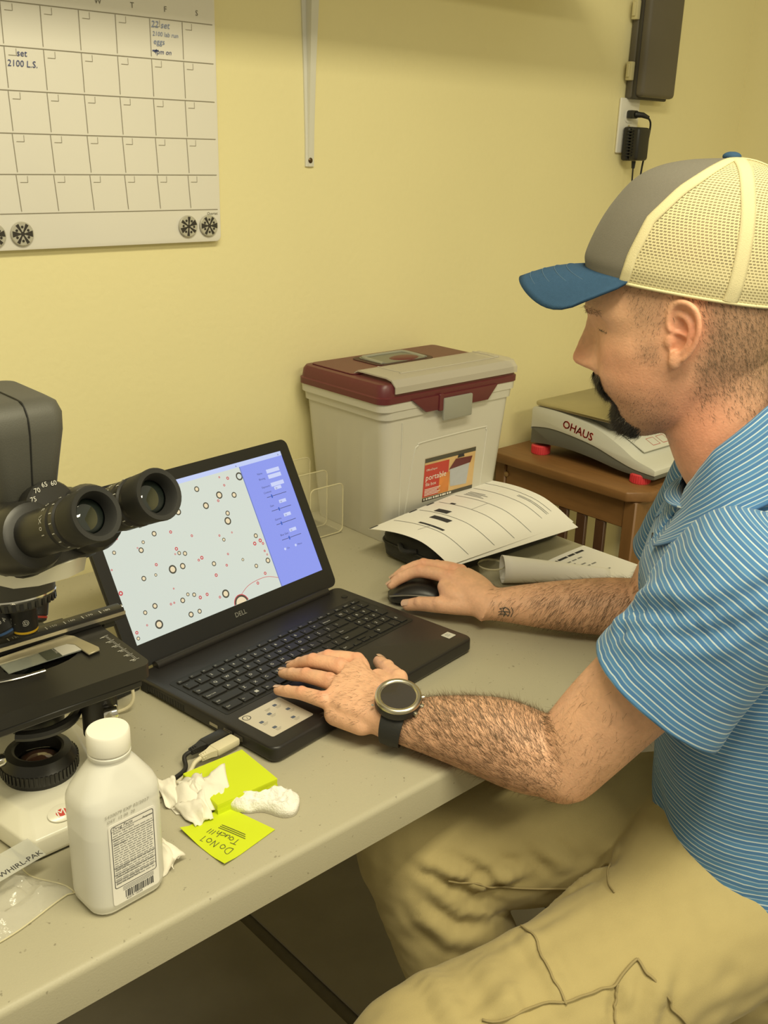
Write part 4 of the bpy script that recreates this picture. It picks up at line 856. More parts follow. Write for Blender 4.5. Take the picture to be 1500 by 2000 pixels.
# ================================================================ tissues and cotton
M['tissue'] = pm('tissue_paper', (.80, .76, .66), .85, bump=.1, bscale=300, sss=0); M['cotton'] = pm('cotton_wool', (.86, .84, .79), .95, bump=.6, bscale=500)
def crumple(name, label, cat, mat, cx, cy, pts, seed, amp, n=26, flatten=.35, fine=0, rot=0, sub=None):
    """a crushed sheet: a folded closed surface built round a hand-placed outline of (x, y, height)"""
    o = thing(name, label, cat, (cx, cy, TZ), rot); P = np.array(pts, float); rings = []; C0 = P.mean(0)
    m = 48; Q = spline([tuple(p) for p in P], m//len(P)+1, True)
    for j, s_ in enumerate(np.linspace(1, .04, n)):
        rg = []
        for k, q in enumerate(Q):
            x = C0[0]+(q[0]-C0[0])*s_; y = C0[1]+(q[1]-C0[1])*s_; h = q[2]*s_+C0[2]*(1-s_)
            w_ = math.sin(PI*min(1, (1-s_)*1.0+.10))**.6
            nv_ = noise.noise(Vector((x*90+seed, y*90, seed)))*amp+abs(noise.noise(Vector((x*55-seed, y*48, seed*2))))*amp*1.4+noise.noise(Vector((x*260, y*260, seed)))*fine
            rg.append((x, y, max(.0006, h*w_+nv_*w_+.0008)))
        rings.append(rg)
    b = MB(); bot = [[(x*1.0, y, .0005) for x, y, z in rings[0]]]; b.loft(bot+rings); b.build('crumpled_sheet' if cat == 'tissue' else 'wad', mat, o, 25 if cat == 'tissue' else 180); return o
tt = thing('crumpled_tissue', 'crumpled white tissue lying between bottle and sticky note pad', 'tissue', (-.100, .004, TZ))
def leaf(o, c, hgt, seed, n=16, wav=.004):
    """one crushed fold of the tissue: a soft wavy sheet spanning four corners"""
    c = [np.array(q, float) for q in c]; V = []
    for j in range(n+1):
        for i in range(n+1):
            u, v = i/n, j/n; q = lerp(lerp(c[0], c[1], u), lerp(c[3], c[2], u), v)
            e = math.sin(PI*u)*math.sin(PI*v)
            dx = .004*noise.noise(Vector((u*2.2, v*2.2, seed+9))); dy = .004*noise.noise(Vector((u*2.2, v*2.2, seed+4)))
            z = q[2]+hgt*e+wav*(noise.noise(Vector((u*2.6+seed, v*1.4, seed)))+.55*abs(noise.noise(Vector((u*5+v*3, v*2-u*3, seed+2)))))
            V.append((q[0]+dx, q[1]+dy, max(.0008, z)))
    b = MB(); b.add(V, [(j*(n+1)+i, j*(n+1)+i+1, (j+1)*(n+1)+i+1, (j+1)*(n+1)+i) for j in range(n) for i in range(n)])
    f = b.build('fold', M['tissue'], o, 50); m = f.modifiers.new('thick', 'SOLIDIFY'); m.thickness = .0005
leaf(tt, [(-.020, .042, .004), (.012, .022, .008), (.008, -.034, .002), (-.030, -.008, .002)], .012, 1.7, wav=.008)
leaf(tt, [(-.004, .012, .016), (.040, .006, .022), (.026, -.030, .004), (-.006, -.030, .002)], .006, 4.1, wav=.006)
leaf(tt, [(-.026, .046, .014), (-.008, .032, .014), (-.016, -.004, .008), (-.032, .006, .003)], .004, 6.3, wav=.006)
leaf(tt, [(-.028, .000, .004), (.002, -.010, .014), (-.006, -.042, .002), (-.026, -.040, .001)], .008, 2.9, wav=.008)
leaf(tt, [(-.010, .026, .014), (.018, .014, .016), (.010, -.010, .014), (-.016, -.004, .010)], .006, 7.7, wav=.008)
t2 = thing('crumpled_tissue', 'small crumpled tissue peeking out behind the alcohol bottle', 'tissue', (-.178, -.052, TZ))
leaf(t2, [(-.020, .022, .004), (.004, .026, .012), (.016, -.020, .006), (-.012, -.026, .001)], .014, 3.3, wav=.010)
leaf(t2, [(-.004, .020, .020), (.008, .016, .012), (.014, -.018, .010), (.000, -.026, .001)], .003, 5.3, wav=.006)
cw_ = crumple('cotton_wad', 'fluffy white cotton wad next to the sticky note pad', 'cotton', M['cotton'], -.046, -.050, [(-.034, .022, .010), (-.020, .024, .013), (-.004, .012, .011), (.010, .006, .014), (.022, -.004, .018), (.026, -.020, .016), (.012, -.034, .012), (-.002, -.030, .012), (-.012, -.010, .010), (-.026, .000, .009), (-.034, .010, .010)], 5.5, .004, fine=.003)
fz = MB()
for k in range(1500):
    a = random.uniform(0, 2*PI); 
fw = cw_.children[0]; me = fw.data; pv = np.array([v.co[:] for v in me.vertices]); nv2 = np.array([v.normal[:] for v in me.vertices])
for k in rng.integers(0, len(pv), 1400):
    p = pv[k]; d = nv2[k]+rng.normal(0, .7, 3); d /= np.linalg.norm(d); 
    if p[2] < .002: continue
    q = p+d*rng.uniform(.001, .0035); s_ = np.cross(d, rng.normal(0, 1, 3)); s_ = s_/np.linalg.norm(s_)*.00012
    fz.add([p-s_, p+s_, q], [(0, 1, 2)])
fz.build('loose_fibres', M['cotton'], cw_, 0, kind='stuff')

# ================================================================ plastic sample bag with a tube in it
M['bag'] = pm('clear_bag_film', (.82, .80, .70), .10, alpha=.30, spec=1.0, bump=1.0, bscale=90)
t = thing('sample_bag', 'crumpled clear plastic sample bag at the left table edge', 'plastic bag', (-.320, -.005, TZ))
def bagz(u, v):
    e = min(1, 7*min(u, 1-u, v, 1-v)); return .0015+e*(.008+.015*abs(noise.noise(Vector((u*4, v*5, 2.2))))+.009*abs(noise.noise(Vector((u*10, v*11, 5.)))))
bc = [(-.120, .075), (.044, .062), (.056, -.046), (-.020, -.055), ]
n = 34; V = []; A, B_, C_, D_ = [np.array(c) for c in [(-.130, .070), (.024, .060), (.056, -.040), (-.100, -.066)]]
for lay in (0, 1):
    for j in range(n+1):
        for i in range(n+1):
            u, v = i/n, j/n; q = lerp(lerp(A, B_, u), lerp(D_, C_, u), v); V.append((q[0]+.004*math.sin(9*v), q[1]+.003*math.sin(8*u), bagz(u, v) if lay else .0012))
N = (n+1)**2; F = []
for j in range(n):
    for i in range(n): a = j*(n+1)+i; F += [(a, a+n+1, a+n+2, a+1), (N+a, N+a+1, N+a+n+2, N+a+n+1)]
b = MB(); b.add(V, F); b.build('film', M['bag'], t, 30)
b = MB(); p = []
for i in range(n+1): u = i/n; q = lerp(A, B_, u); p.append((q[0], q[1]+.003*math.sin(8*u), .002))
q_ = []
for j in range(n+1): v = j/n; q = lerp(B_, C_, v); q_.append((q[0]+.004*math.sin(9*v), q[1], .002))
r_ = []
for i in range(n+1): u = 1-i/n; q = lerp(D_, C_, u); r_.append((q[0], q[1]+.003*math.sin(8*u), .002))
b.tube(p+q_[1:]+r_[1:], .0007, 5); b.build('sealed_edge', M['acrylic_edge'], t)
# white write-on strip with lettering
SKm = frame((.012, -.001, .0250), (.985, .17, 0), (-.17, .985, 0), (0, 0, 1))@RX(6)
b = MB(); b.box(-.085, -.006, 0, .038, .024, .0004, SKm); ws = b.build('writing_strip', pm('white_strip', (.66, .66, .60), .4, alpha=.55), t, 0)
b = MB(); b.text('WHIRL-PAK', .0085, SKm@T(-.008, -.003, .0007)); b.text('WHIRL-PAK', .0085, SKm@T(-.066, .014, .0007)); b.build('strip_lettering', M['ink'], ws, 0)
t = thing('sample_tube', 'clear sample tube with a red tip inside the plastic bag', 'tube', (-.345, .012, TZ+.007))
b = MB(); b.tube([(-.415, .026, TZ+.012), (-.342, -.021, TZ+.011)], .0036, 12); b.build('tube_body', pm('clear_tube', (.75, .72, .62), .1, alpha=.5), t, world=True)
b = MB(); b.tube([(-.346, -.0184, TZ+.011), (-.332, -.0274, TZ+.0108)], .0040, 12); b.build('tube_tip', pm('red_tip', (.60, .10, .07), .4), t, world=True)

# ================================================================ stool under the seated person
t = thing('stool', 'black round stool under the seated man', 'stool', (.545, -.395, 0))
b = MB(); b.lathe([(.150, .372), (.165, .378), (.168, .395), (.160, .408), (.10, .412), (.001, .413)], 36, None); b.build('seat', M['black_soft'], t)
for k in range(4):
    a = math.radians(45+90*k); b = MB(); b.tube([(.10*math.cos(a), .10*math.sin(a), .372), (.165*math.cos(a), .165*math.sin(a), .0)], .011, 10); b.build('leg', M['leg_metal'], t)
# ================================================================ the seated person
def vadd(a, b_): return np.array(a, float)+np.array(b_, float)
def unit(a): a = np.array(a, float); return a/np.linalg.norm(a)
def limb(mb, pts, ra, rb, up, n=28, seg=6, sq=2.0, capr=True):
    """closed tapering limb: ra = half width along side, rb = half width along up"""
    P = spline(pts, seg); m = len(P); k0 = np.linspace(0, 1, len(pts)); k1 = np.linspace(0, 1, m)
    sp = lambda r: np.array([q[0] for q in spline([(v,) for v in r], seg)])
    A, B = sp(ra), sp(rb); d = np.gradient(P, axis=0); d /= np.linalg.norm(d, axis=1)[:, None]; rings = []
    def ringat(c, dd, a, b_):
        u = np.array(up, float); u = u-dd*(u@dd); u /= np.linalg.norm(u); s_ = np.cross(dd, u)
        o = []
        for k in range(n):
            t_ = 2*PI*k/n; cx, sx = math.cos(t_), math.sin(t_)
            o.append(c+s_*a*math.copysign(abs(cx)**(2/sq), cx)+u*b_*math.copysign(abs(sx)**(2/sq), sx))
        return o
    for i in range(m): rings.append(ringat(P[i], d[i], A[i], B[i]))
    if capr:
        e0 = [ringat(P[0]-d[0]*A[0]*q, d[0], A[0]*math.sqrt(1-q*q), B[0]*math.sqrt(1-q*q)) for q in (.97, .85, .6, .3)]
        e1 = [ringat(P[-1]+d[-1]*A[-1]*q, d[-1], A[-1]*math.sqrt(1-q*q), B[-1]*math.sqrt(1-q*q)) for q in (.3, .6, .85, .97)]
        rings = e0+rings+e1
    mb.loft(rings); return mb
def remesh(mb, voxel, smooth=2, fac=.5):
    me = mb.mesh('tmp'); o = bpy.data.objects.new('tmp', me); COL.objects.link(o)
    bmx = bmesh.new(); bmx.from_mesh(me); bmesh.ops.recalc_face_normals(bmx, faces=bmx.faces); bmx.to_mesh(me); bmx.free()
    r = o.modifiers.new('r', 'REMESH'); r.mode = 'VOXEL'; r.voxel_size = voxel; r.adaptivity = 0
    if smooth: s_ = o.modifiers.new('s', 'SMOOTH'); s_.factor = fac; s_.iterations = smooth
    dg = bpy.context.evaluated_depsgraph_get(); out = bpy.data.meshes.new_from_object(o.evaluated_get(dg)); bpy.data.objects.remove(o); bpy.data.meshes.remove(me); return out
def vco(me): a = np.zeros(len(me.vertices)*3); me.vertices.foreach_get('co', a); return a.reshape(-1, 3)
def vno(me): a = np.zeros(len(me.vertices)*3); me.vertices.foreach_get('normal', a); return a.reshape(-1, 3)
def set_co(me, a): me.vertices.foreach_set('co', np.asarray(a, float).ravel()); me.update()

person = thing('person', 'man in a blue striped polo shirt and trucker cap working at laptop', 'person', (.50, -.33, 0))
ORG = np.array((.50, -.33, 0))
# ---------- reference frames
def azf(a): a = math.radians(a); return np.array((math.cos(a), math.sin(a), 0))
HF = azf(119); HL = np.array((-HF[1], HF[0], 0)); UPV = np.array((0, 0, 1.)); HH = np.array((.4224, -.1861, 1.2208))
def hd(x, y, z): return HH+(HF*x+HL*y+UPV*z)/1000
BF = azf(122.7); BL = np.array((-BF[1], BF[0], 0)); SS = np.array((.465, -.27, 1.0))
def bd(f, l, z): return SS+BF*f+BL*l+UPV*z
# ---------- head surface (mm in the head frame: x forward, y left, z up)
HT = np.array([  # z, front, back, half width, centre
    (-124, 34, 18, 12, 26), (-121, 45, 10, 22, 27), (-114, 56, 0, 34, 27), (-104, 61, -22, 43, 25), (-96, 63, -48, 49, 22), (-91, 65, -60, 51.5, 20), (-86, 67, -68, 54, 18), (-80, 74, -74, 56, 16), (-72, 82, -80, 59, 14),
    (-62, 87, -85, 62, 10), (-53, 89, -88, 64.5, 6), (-40, 88, -92, 67.5, 2), (-27, 87, -95, 70, 0), (-15, 88, -98, 71.5, -4), (-4, 91, -99, 72.5, -8), (6, 99, -100, 73, -10), (14, 105, -101, 73.5, -12), (24, 105, -102, 74, -12), (40, 102, -103, 75, -12),
    (62, 94, -102, 75, -12), (85, 78, -95, 69, -12), (105, 50, -76, 53, -14), (117, 20, -44, 30, -14), (121, -4, -24, 10, -14)], float)
NZ, NT = 200, 288
zz_ = np.linspace(-124, 121, NZ)
def col(i):
    v = np.interp(zz_, HT[:, 0], HT[:, i]); k = np.ones(7)/7; vp = np.concatenate([np.full(3, v[0]), v, np.full(3, v[-1])]); return np.convolve(vp, k, 'valid')
xf_, xb_, wd_, xc_ = col(1), col(2), col(3), col(4)
tt_ = np.linspace(0, 2*PI, NT, endpoint=False); ct_, st_ = np.cos(tt_), np.sin(tt_)
Xg = np.zeros((NZ, NT)); Yg = np.zeros((NZ, NT)); Zg = np.repeat(zz_[:, None], NT, 1)
for j in range(NZ):
    pf = 2/2.35
    ex = np.where(ct_ > 0, xf_[j]-xc_[j], xc_[j]-xb_[j]); Xg[j] = xc_[j]+ex*np.sign(ct_)*np.abs(ct_)**pf; Yg[j] = wd_[j]*np.sign(st_)*np.abs(st_)**(2/2.15)
front = (ct_ > 0)[None, :]*1.0
def g3(x, y, z, sx, sy, sz): return np.exp(-((Xg-x)/sx)**2-((Yg-y)/sy)**2-((Zg-z)/sz)**2)
# nose: bridge to tip, widening downwards
nzp = np.array([(-55, 0), (-53.5, 3), (-51.5, 15), (-49, 23), (-45, 26.5), (-40, 27), (-34, 25.5), (-23, 22.5), (-12, 17), (-2, 11), (4, 5), (10, 1), (14, 0)], float)
nh = np.interp(zz_, nzp[:, 0], nzp[:, 1]); nw = np.interp(zz_, [-56, -50, -44, -34, -20, -5, 12], [15, 15.5, 15, 11.5, 9.5, 8.5, 11])
Xg += front*nh[:, None]*np.exp(-np.abs(Yg/nw[:, None])**2.3)
for sg in (-1, 1):
    Xg += front*6.5*g3(92, sg*14.5, -46, 30, 5.5, 6)                       # wings of the nose
    Xg -= front*8.5*g3(92, sg*33, 2, 30, 13, 10)                        # eye sockets
    Xg += front*3.5*g3(88, sg*33, 1, 30, 10, 6.5)                        # closed lids bulge
    Xg += front*3.0*g3(100, sg*28, 17, 30, 20, 7)                       # brow ridge
    Yg += sg*3.0*g3(60, sg*62, -22, 22, 22, 16)                         # cheek bones
    Xg += front*2.5*g3(75, sg*42, -30, 30, 14, 14)
    Xg -= front*2.2*g3(80, sg*26, -66, 30, 5, 20)                       # folds beside the mouth
Xg -= front*2.6*np.exp(-((Zg+86)/2.2)**2)*np.exp(-(Yg/26)**4)          # mouth crease
Xg += front*2.2*np.exp(-((Zg+80)/3.2)**2)*np.exp(-(Yg/20)**2)+front*2.6*np.exp(-((Zg+91)/3.2)**2)*np.exp(-(Yg/18)**2)
hv = HH+(HF*Xg[..., None]+HL*Yg[..., None]+UPV*Zg[..., None])/1000
B = MB(); B.loft(list(hv))
# ---------- ears
def ear(sg):
    out = [(11, 20), (9, 31), (2, 38.5), (-9, 37.5), (-18, 29), (-22.5, 15), (-21.5, 1), (-17, -12), (-11, -22), (-6, -30), (0, -33), (5, -28), (6, -17), (8, -4), (10, 8)]
    def ep(f, z, dy=0): return hd(f, sg*(72.5+max(-2, (11-f))*.48+dy), z)
    P = spline(out, 5, True); c = np.array((-3., 2.)); rings = []
    for s_, dy in ((1.0, -6), (1.0, 0), (.82, -.5), (.72, -4.5), (.40, -7), (.05, -8)):
        rings.append([ep(*(c+(p-c)*s_), dy) for p in P])
    back = [[ep(*(c+(p-c)*s_), dy) for p in P] for s_, dy in ((.05, -16), (.55, -16), (.92, -10))]
    B.loft(back+rings)
    hx = spline([(7, 6), (11, 17), (9, 30), (2, 37), (-9, 36), (-17.5, 28), (-21, 15), (-20, 1), (-15.5, -12), (-9, -22)], 6)
    B.tube([ep(f, z, 1.0) for f, z in hx], np.interp(np.linspace(0, 1, len(hx)), [0, .15, .5, .85, 1], [2.4, 3.3, 3.6, 3.0, 2.4])/1000, 12)
    ah = spline([(3, 24), (-6, 22), (-12.5, 13), (-13, 0), (-9, -11), (-3, -16)], 6); B.tube([ep(f, z, -2.2) for f, z in ah], np.array([2.0]*3+[3.2]*(len(ah)-5)+[2.4]*2)/1000, 12)
    B.tube([ep(f, z, -3.0) for f, z in spline([(9, 10), (3, 6), (-4, 5), (-9, 4)], 6)], .0020, 10)
    B.ball((0, 0, 0), (.0050, .0026, .0075), 8, frame(ep(7.0, -4, -.6), HF, HL, UPV)); B.ball((0, 0, 0), (.0075, .0036, .0095), 8, frame(ep(-1.5, -23, -.6), HF, HL, UPV)); B.ball((0, 0, 0), (.0040, .003, .0035), 8, frame(ep(-1, -15.5, -.5), HF, HL, UPV))
ear(1); ear(-1)
# ---------- neck and trunk
limb(B, [hd(-36, 0, -20), hd(-48, 0, -85), hd(-66, 0, -130), hd(-97, 0, -168), bd(-.036, 0, .0)], [.054, .056, .060, .066, .084], [.058, .058, .058, .060, .068], HF, sq=2.1)
limb(B, [bd(-.055, 0, -.40), bd(-.05, 0, -.30), bd(-.03, 0, -.18), bd(-.012, 0, -.07), bd(-.018, 0, .0)], [.148, .146, .150, .150, .085], [.098, .098, .096, .085, .045], BF, sq=2.3)
LSH = np.array((.335, -.352, .995)); LEL = np.array((.229, -.219, .760)); LWR = np.array((.129, -.046, .776))
RSH = np.array((.600, -.170, 1.005)); REL = np.array((.600, -.092, .792)); RWR = np.array((.449, .087, .776))
limb(B, [bd(-.02, .06, .0), LSH], [.040, .036], [.038, .036], UPV); limb(B, [bd(-.02, -.06, .0), RSH], [.040, .036], [.038, .036], UPV)
# ---------- arms: upper arm, forearm (elbow point, muscle bellies, flat wrist)
def mixp(a, b_, t_): return a+(b_-a)*t_
limb(B, [LSH, mixp(LSH, LEL, .35), mixp(LSH, LEL, .7), LEL+np.array((.004, -.004, .0))], [.038, .052, .051, .046], [.038, .053, .051, .044], BL)
limb(B, [LEL+np.array((.006, -.008, .002)), mixp(LEL, LWR, .16)+(0, 0, .004), mixp(LEL, LWR, .38)+(0, 0, .009), mixp(LEL, LWR, .65)+(0, 0, .006), mixp(LEL, LWR, .88), LWR], [.043, .049, .0485, .040, .031, .029], [.041, .046, .045, .036, .026, .0225], UPV)
B.ball((0, 0, 0), (.020, .020, .024), 10, T(*(LEL+np.array((.017, -.016, -.020)))))
limb(B, [RSH, mixp(RSH, REL, .4), mixp(RSH, REL, .75), REL], [.036, .048, .047, .043], [.036, .048, .048, .042], BL)
limb(B, [REL+np.array((.006, -.008, .0)), mixp(REL, RWR, .18), mixp(REL, RWR, .40), mixp(REL, RWR, .68), mixp(REL, RWR, .9), RWR], [.040, .044, .043, .036, .029, .028], [.038, .041, .039, .032, .0245, .0225], UPV)
# ---------- hands
NAILS = []
def finger(pts, rad, up=(0, 0, 1)):
    P = [np.array(p, float) for p in pts]
    limb(B, P, rad, [r*.94 for r in rad], up, n=18, seg=5)
    for p, r in zip(P[1:-1], rad[1:-1]): B.ball(tuple(p+np.array(up)*r*.22), r*.93, 7)
    dd = unit(P[-1]-P[-2]); u = unit(np.array(up)-dd*(np.array(up)@dd)); NAILS.append((P[-1]+dd*rad[-1]*.10+u*rad[-1]*.84, dd, u, rad[-1]))
def palm(wr, mc, side_w, thick, nrm, widths):
    """wr wrist centre, mc = MCP joints from little to index; a rounded slab from wrist to knuckles"""
    mc = [np.array(p, float) for p in mc]; kc = (mc[0]+mc[-1])/2; kx = unit(mc[-1]-mc[0]); n_ = unit(np.array(nrm)-kx*(np.array(nrm)@kx)); rings = []
    wx = unit(side_w); 
    for t_ in np.linspace(-.10, 1.0, 12):
        tt = max(0, t_); c = mixp(np.array(wr), kc, t_); x_ = unit(wx*(1-tt)+kx*tt); hw = np.interp(tt, [0, .25, .6, 1], widths); th = np.interp(tt, [0, .3, .7, 1], thick)
        o = []
        for k in range(28):
            a = 2*PI*k/28; ca, sa = math.cos(a), math.sin(a); xx = math.copysign(abs(ca)**.72, ca)*hw
            # the back of the hand follows the row of knuckles
            s_ = (xx/hw+1)/2*(len(mc)-1); i0 = min(int(s_), len(mc)-2); kz = mixp(mc[i0], mc[i0+1], s_-i0); lift = (kz-kc)@n_*tt
            o.append(c+x_*xx+n_*(math.copysign(abs(sa)**.8, sa)*th+lift*(1 if sa > -.2 else .35)))
        rings.append(o)
    B.loft(rings)
L = {'wrist': (.129, -.046, .776), 'I': [(.161, .046, .798), (.143, .080, .796), (.137, .102, .783), (.132, .116, .7755)], 'M': [(.134, .046, .800), (.121, .083, .797), (.119, .108, .783), (.117, .122, .7755)],
     'R': [(.107, .034, .795), (.099, .069, .791), (.098, .096, .781), (.098, .114, .7755)], 'P': [(.083, .017, .787), (.075, .047, .785), (.0715, .070, .7785), (.0695, .086, .774)], 'T': [(.158, -.020, .784), (.186, -.002, .784), (.200, .034, .780), (.211, .059, .7755)]}
palm(L['wrist'], [L['P'][0], L['R'][0], L['M'][0], L['I'][0]], (.95, .32, 0), [.0225, .0200, .0155, .0125], (0, -.12, 1), [.028, .036, .043, .0455])
for k, r in (('I', [.0112, .0098, .0088, .0074]), ('M', [.0112, .0099, .0088, .0075]), ('R', [.0108, .0094, .0084, .0072]), ('P', [.0100, .0086, .0077, .0066])):
    p = [np.array(q) for q in L[k]]; finger([mixp(np.array(L['wrist']), p[0], .78)-np.array((0, 0, .004))]+p, [r[0]*.9]+r)
finger(L['T'], [.0150, .0128, .0108, .0088], (.35, -.1, .93))
limb(B, [(.140, -.030, .778), (.166, .000, .779), (.175, .022, .782)], [.016, .019, .012], [.016, .017, .010], UPV); limb(B, [(.104, -.030, .772), (.090, .000, .773)], [.018, .015], [.016, .014], UPV)
for k in 'IMRP':                                                     # extensor tendons on the back of the hand
    a = np.array(L[k][0])+np.array((0, 0, .0085)); w0 = np.array(L['wrist'])+np.array((0, .012, .0200)); B.tube(spline([mixp(w0, a, .25), mixp(w0, a, .6)+np.array((0, 0, .0012)), a], 6), .0026, 8)
Rr = {'wrist': (.449, .087, .776), 'I': [(.437, .156, .798), (.417, .198, .799), (.399, .219, .786), (.388, .2285, .7745)], 'M': [(.458, .166, .799), (.439, .212, .799), (.420, .234, .786), (.409, .244, .774)],
      'R': [(.476, .168, .793), (.464, .208, .792), (.449, .229, .777), (.441, .238, .765)], 'P': [(.489, .162, .784), (.484, .193, .780), (.475, .212, .766), (.470, .220, .755)], 'T': [(.430, .104, .772), (.403, .140, .769), (.394, .171, .762), (.3865, .190, .7555)]}
palm(Rr['wrist'], [Rr['P'][0], Rr['R'][0], Rr['M'][0], Rr['I'][0]], (-.90, -.43, 0), [.0225, .0215, .0175, .0130], (0, -.25, 1), [.028, .034, .036, .036])
for k, r in (('I', [.0112, .0100, .0090, .0076]), ('M', [.0112, .0100, .0090, .0076]), ('R', [.0106, .0094, .0084, .0072]), ('P', [.0098, .0086, .0077, .0066])):
    p = [np.array(q) for q in Rr[k]]; finger([mixp(np.array(Rr['wrist']), p[0], .75)-np.array((0, 0, .004))]+p, [r[0]*.9]+r)
finger(Rr['T'], [.0150, .0125, .0110, .0090], (-.6, -.1, .8))
limb(B, [(.440, .100, .772), (.424, .130, .778), (.425, .150, .788)], [.016, .018, .013], [.017, .019, .012], UPV); limb(B, [(.462, .098, .770), (.482, .140, .772)], [.017, .015], [.018, .017], UPV)
body_me = remesh(B, .0018, 3)
def local_smooth(me, w_, it):
    """relax the surface where the limbs were joined; w_ is a 0..1 weight per vertex"""
    e = np.zeros(len(me.edges)*2, int); me.edges.foreach_get('vertices', e); e = e.reshape(-1, 2); P = vco(me); n_ = len(P)
    keep = (w_[e[:, 0]] > 0) | (w_[e[:, 1]] > 0); e = e[keep]; cnt = np.bincount(e.ravel(), minlength=n_).astype(float); cnt[cnt == 0] = 1
    for _ in range(it):
        acc = np.zeros((n_, 3))
        for ax in range(3): acc[:, ax] = np.bincount(e[:, 0], P[e[:, 1], ax], n_)+np.bincount(e[:, 1], P[e[:, 0], ax], n_)
        m_ = w_ > 0; P[m_] += (acc[m_]/cnt[m_][:, None]-P[m_])*(.7*w_[m_])[:, None]
    set_co(me, P)
def near(c, r, P): return np.clip(1.4-1.4*np.linalg.norm(P-np.array(c), axis=1)/r, 0, 1)
_P = vco(body_me); _r = _P-HH; _x, _y, _z = _r@HF*1000, _r@HL*1000, _r[:, 2]*1000
wn_ = np.clip((-8-_x)/25, 0, 1)*np.clip((-30-_z)/25, 0, 1)*np.clip((_z+230)/30, 0, 1)*np.clip((78-np.abs(_y))/4+ (_z < -36), 0, 1)
wn_ = np.maximum(wn_, np.clip((-112-_z)/14, 0, 1)*np.clip((_z+200)/20, 0, 1)*(np.abs(_y) < 95)*np.clip((30-_x)/20, 0, 1)); wn_ *= (np.abs(_x) < 160)
local_smooth(body_me, wn_, 90)
wj = np.maximum.reduce([near(LEL, .075, _P), near(REL, .07, _P), near(LWR, .045, _P)*.9, near(RWR, .045, _P)*.9]); local_smooth(body_me, wj, 16)
local_smooth(body_me, near((.458, .098, .772), .050, _P), 40)
local_smooth(body_me, ((np.abs(_y) > 74) & (_x < 20) & (_x > -32) & (_z > -40) & (_z < 45))*.8, 4)
wh = np.maximum(near((.125, .0, .79), .055, _P), near((.45, .13, .79), .055, _P)); local_smooth(body_me, wh, 5)
# ---------- skin tone per vertex: warmer nose, cheeks, ears, knuckles; beard shadow; cropped scalp
co = vco(body_me); rel = co-HH; hx_, hy_, hz_ = rel@HF*1000, rel@HL*1000, rel[:, 2]*1000
tone = np.tile(np.array((.77, .445, .285)), (len(co), 1)); red = np.zeros(len(co)); dark = np.zeros(len(co))
def bump(x, y, z, s_): return np.exp(-((hx_-x)**2+(np.abs(hy_)-y)**2+(hz_-z)**2)/s_**2)
red += .55*bump(112, 4, -42, 18)+.35*bump(80, 45, -28, 24)+.9*bump(-10, 84, 8, 26)+.65*bump(-40, 55, -120, 60)+.4*bump(40, 60, -50, 40)+.35*bump(-30, 60, -70, 40)
headm = (hz_ > -135) & (hx_ > -130) & (hx_ < 125) & (np.abs(hy_) < 100)
earm = headm & (np.abs(hy_) > 75.0) & (hx_ < 14) & (hx_ > -28) & (hz_ > -36) & (hz_ < 42)
def sm(a, lo, hi): return np.clip((a-lo)/(hi-lo), 0, 1)
jaw = headm*sm(-hz_, 52, 78)*sm(-hz_, -1e9, 0)*sm(hx_, -12, 8)*(1-sm(-hz_, 128, 140)); jaw *= np.where(np.abs(hy_) > 12, 1, 1)
scalp = headm*(~earm)*sm(-hx_, 18, 34)*sm(hz_, -92, -30)
burn = headm*(~earm)*sm(hx_, 12, 20)*(1-sm(hx_, 30+np.maximum(0, hz_)*.5, 46+np.maximum(0, hz_)*.5))*sm(hz_, -34, -24)*(1-.65*np.exp(-((hz_+2)/10)**2))*sm(np.abs(hy_), 48, 56)
dark = np.clip(.30*jaw+.50*scalp+.30*burn, 0, .8)
nzv = np.array([noise.noise(Vector(p*60))+.8*noise.noise(Vector(p*240)) for p in co])
for hand in (L, Rr):
    for k in 'IMRP':
        for p in hand[k][:2]: red += .55*np.exp(-((co-np.array(p)-np.array((0, 0, .008)))**2).sum(1)/.009**2)
red += .5*np.exp(-((co-LEL-np.array((.02, -.02, -.02)))**2).sum(1)/.03**2)
dark = np.maximum(dark, .75*np.exp(-((hx_-100)/5)**2-((np.abs(hy_)-8)/4)**2-((hz_+52)/2.2)**2)); red += .6*np.exp(-((hz_+86)/6)**2-(hy_/22)**2)*(hx_ > 55)  # nostril hollows: their shade is painted into the skin tone; lips redder
red = np.clip(red, 0, 1)[:, None]; tone = tone*(1-red)+np.array((.76, .315, .205))*red
tone *= (1+.10*nzv)[:, None]; tone = tone*(1-dark[:, None])+np.array((.10, .070, .045))*dark[:, None]
at = body_me.color_attributes.new('tone', 'FLOAT_COLOR', 'POINT'); at.data.foreach_set('color', np.concatenate([tone, np.ones((len(co), 1))], 1).ravel())
M['skin'] = pm('skin', (.6, .36, .22), .48, bump=.22, bscale=420, spec=.35, sss=.12); nt = M['skin'].node_tree; an = nt.nodes.new('ShaderNodeAttribute'); an.attribute_name = 'tone'; nt.links.new(an.outputs['Color'], nt.nodes['Principled BSDF'].inputs['Base Color'])
NO = vno(body_me); set_co(body_me, co-ORG); body = link('body', body_me, M['skin'], person, 180)
M['nail'] = pm('fingernail', (.62, .40, .28), .3, spec=.5)
for c, d_, u_, r in NAILS:
    s_ = np.cross(d_, u_); b = MB(); rings = []
    for q in np.linspace(-1, 1, 7):
        rings.append([c-ORG+s_*r*.62*x+d_*r*.72*q*math.sqrt(max(.05, 1-.35*x*x))+u_*(r*.16*(1-x*x)-r*.05*max(0, q)) for x in np.linspace(-1, 1, 7)])
    b.loft(rings, closed=False, cap=False); b.build('fingernail', M['nail'], body, 180)

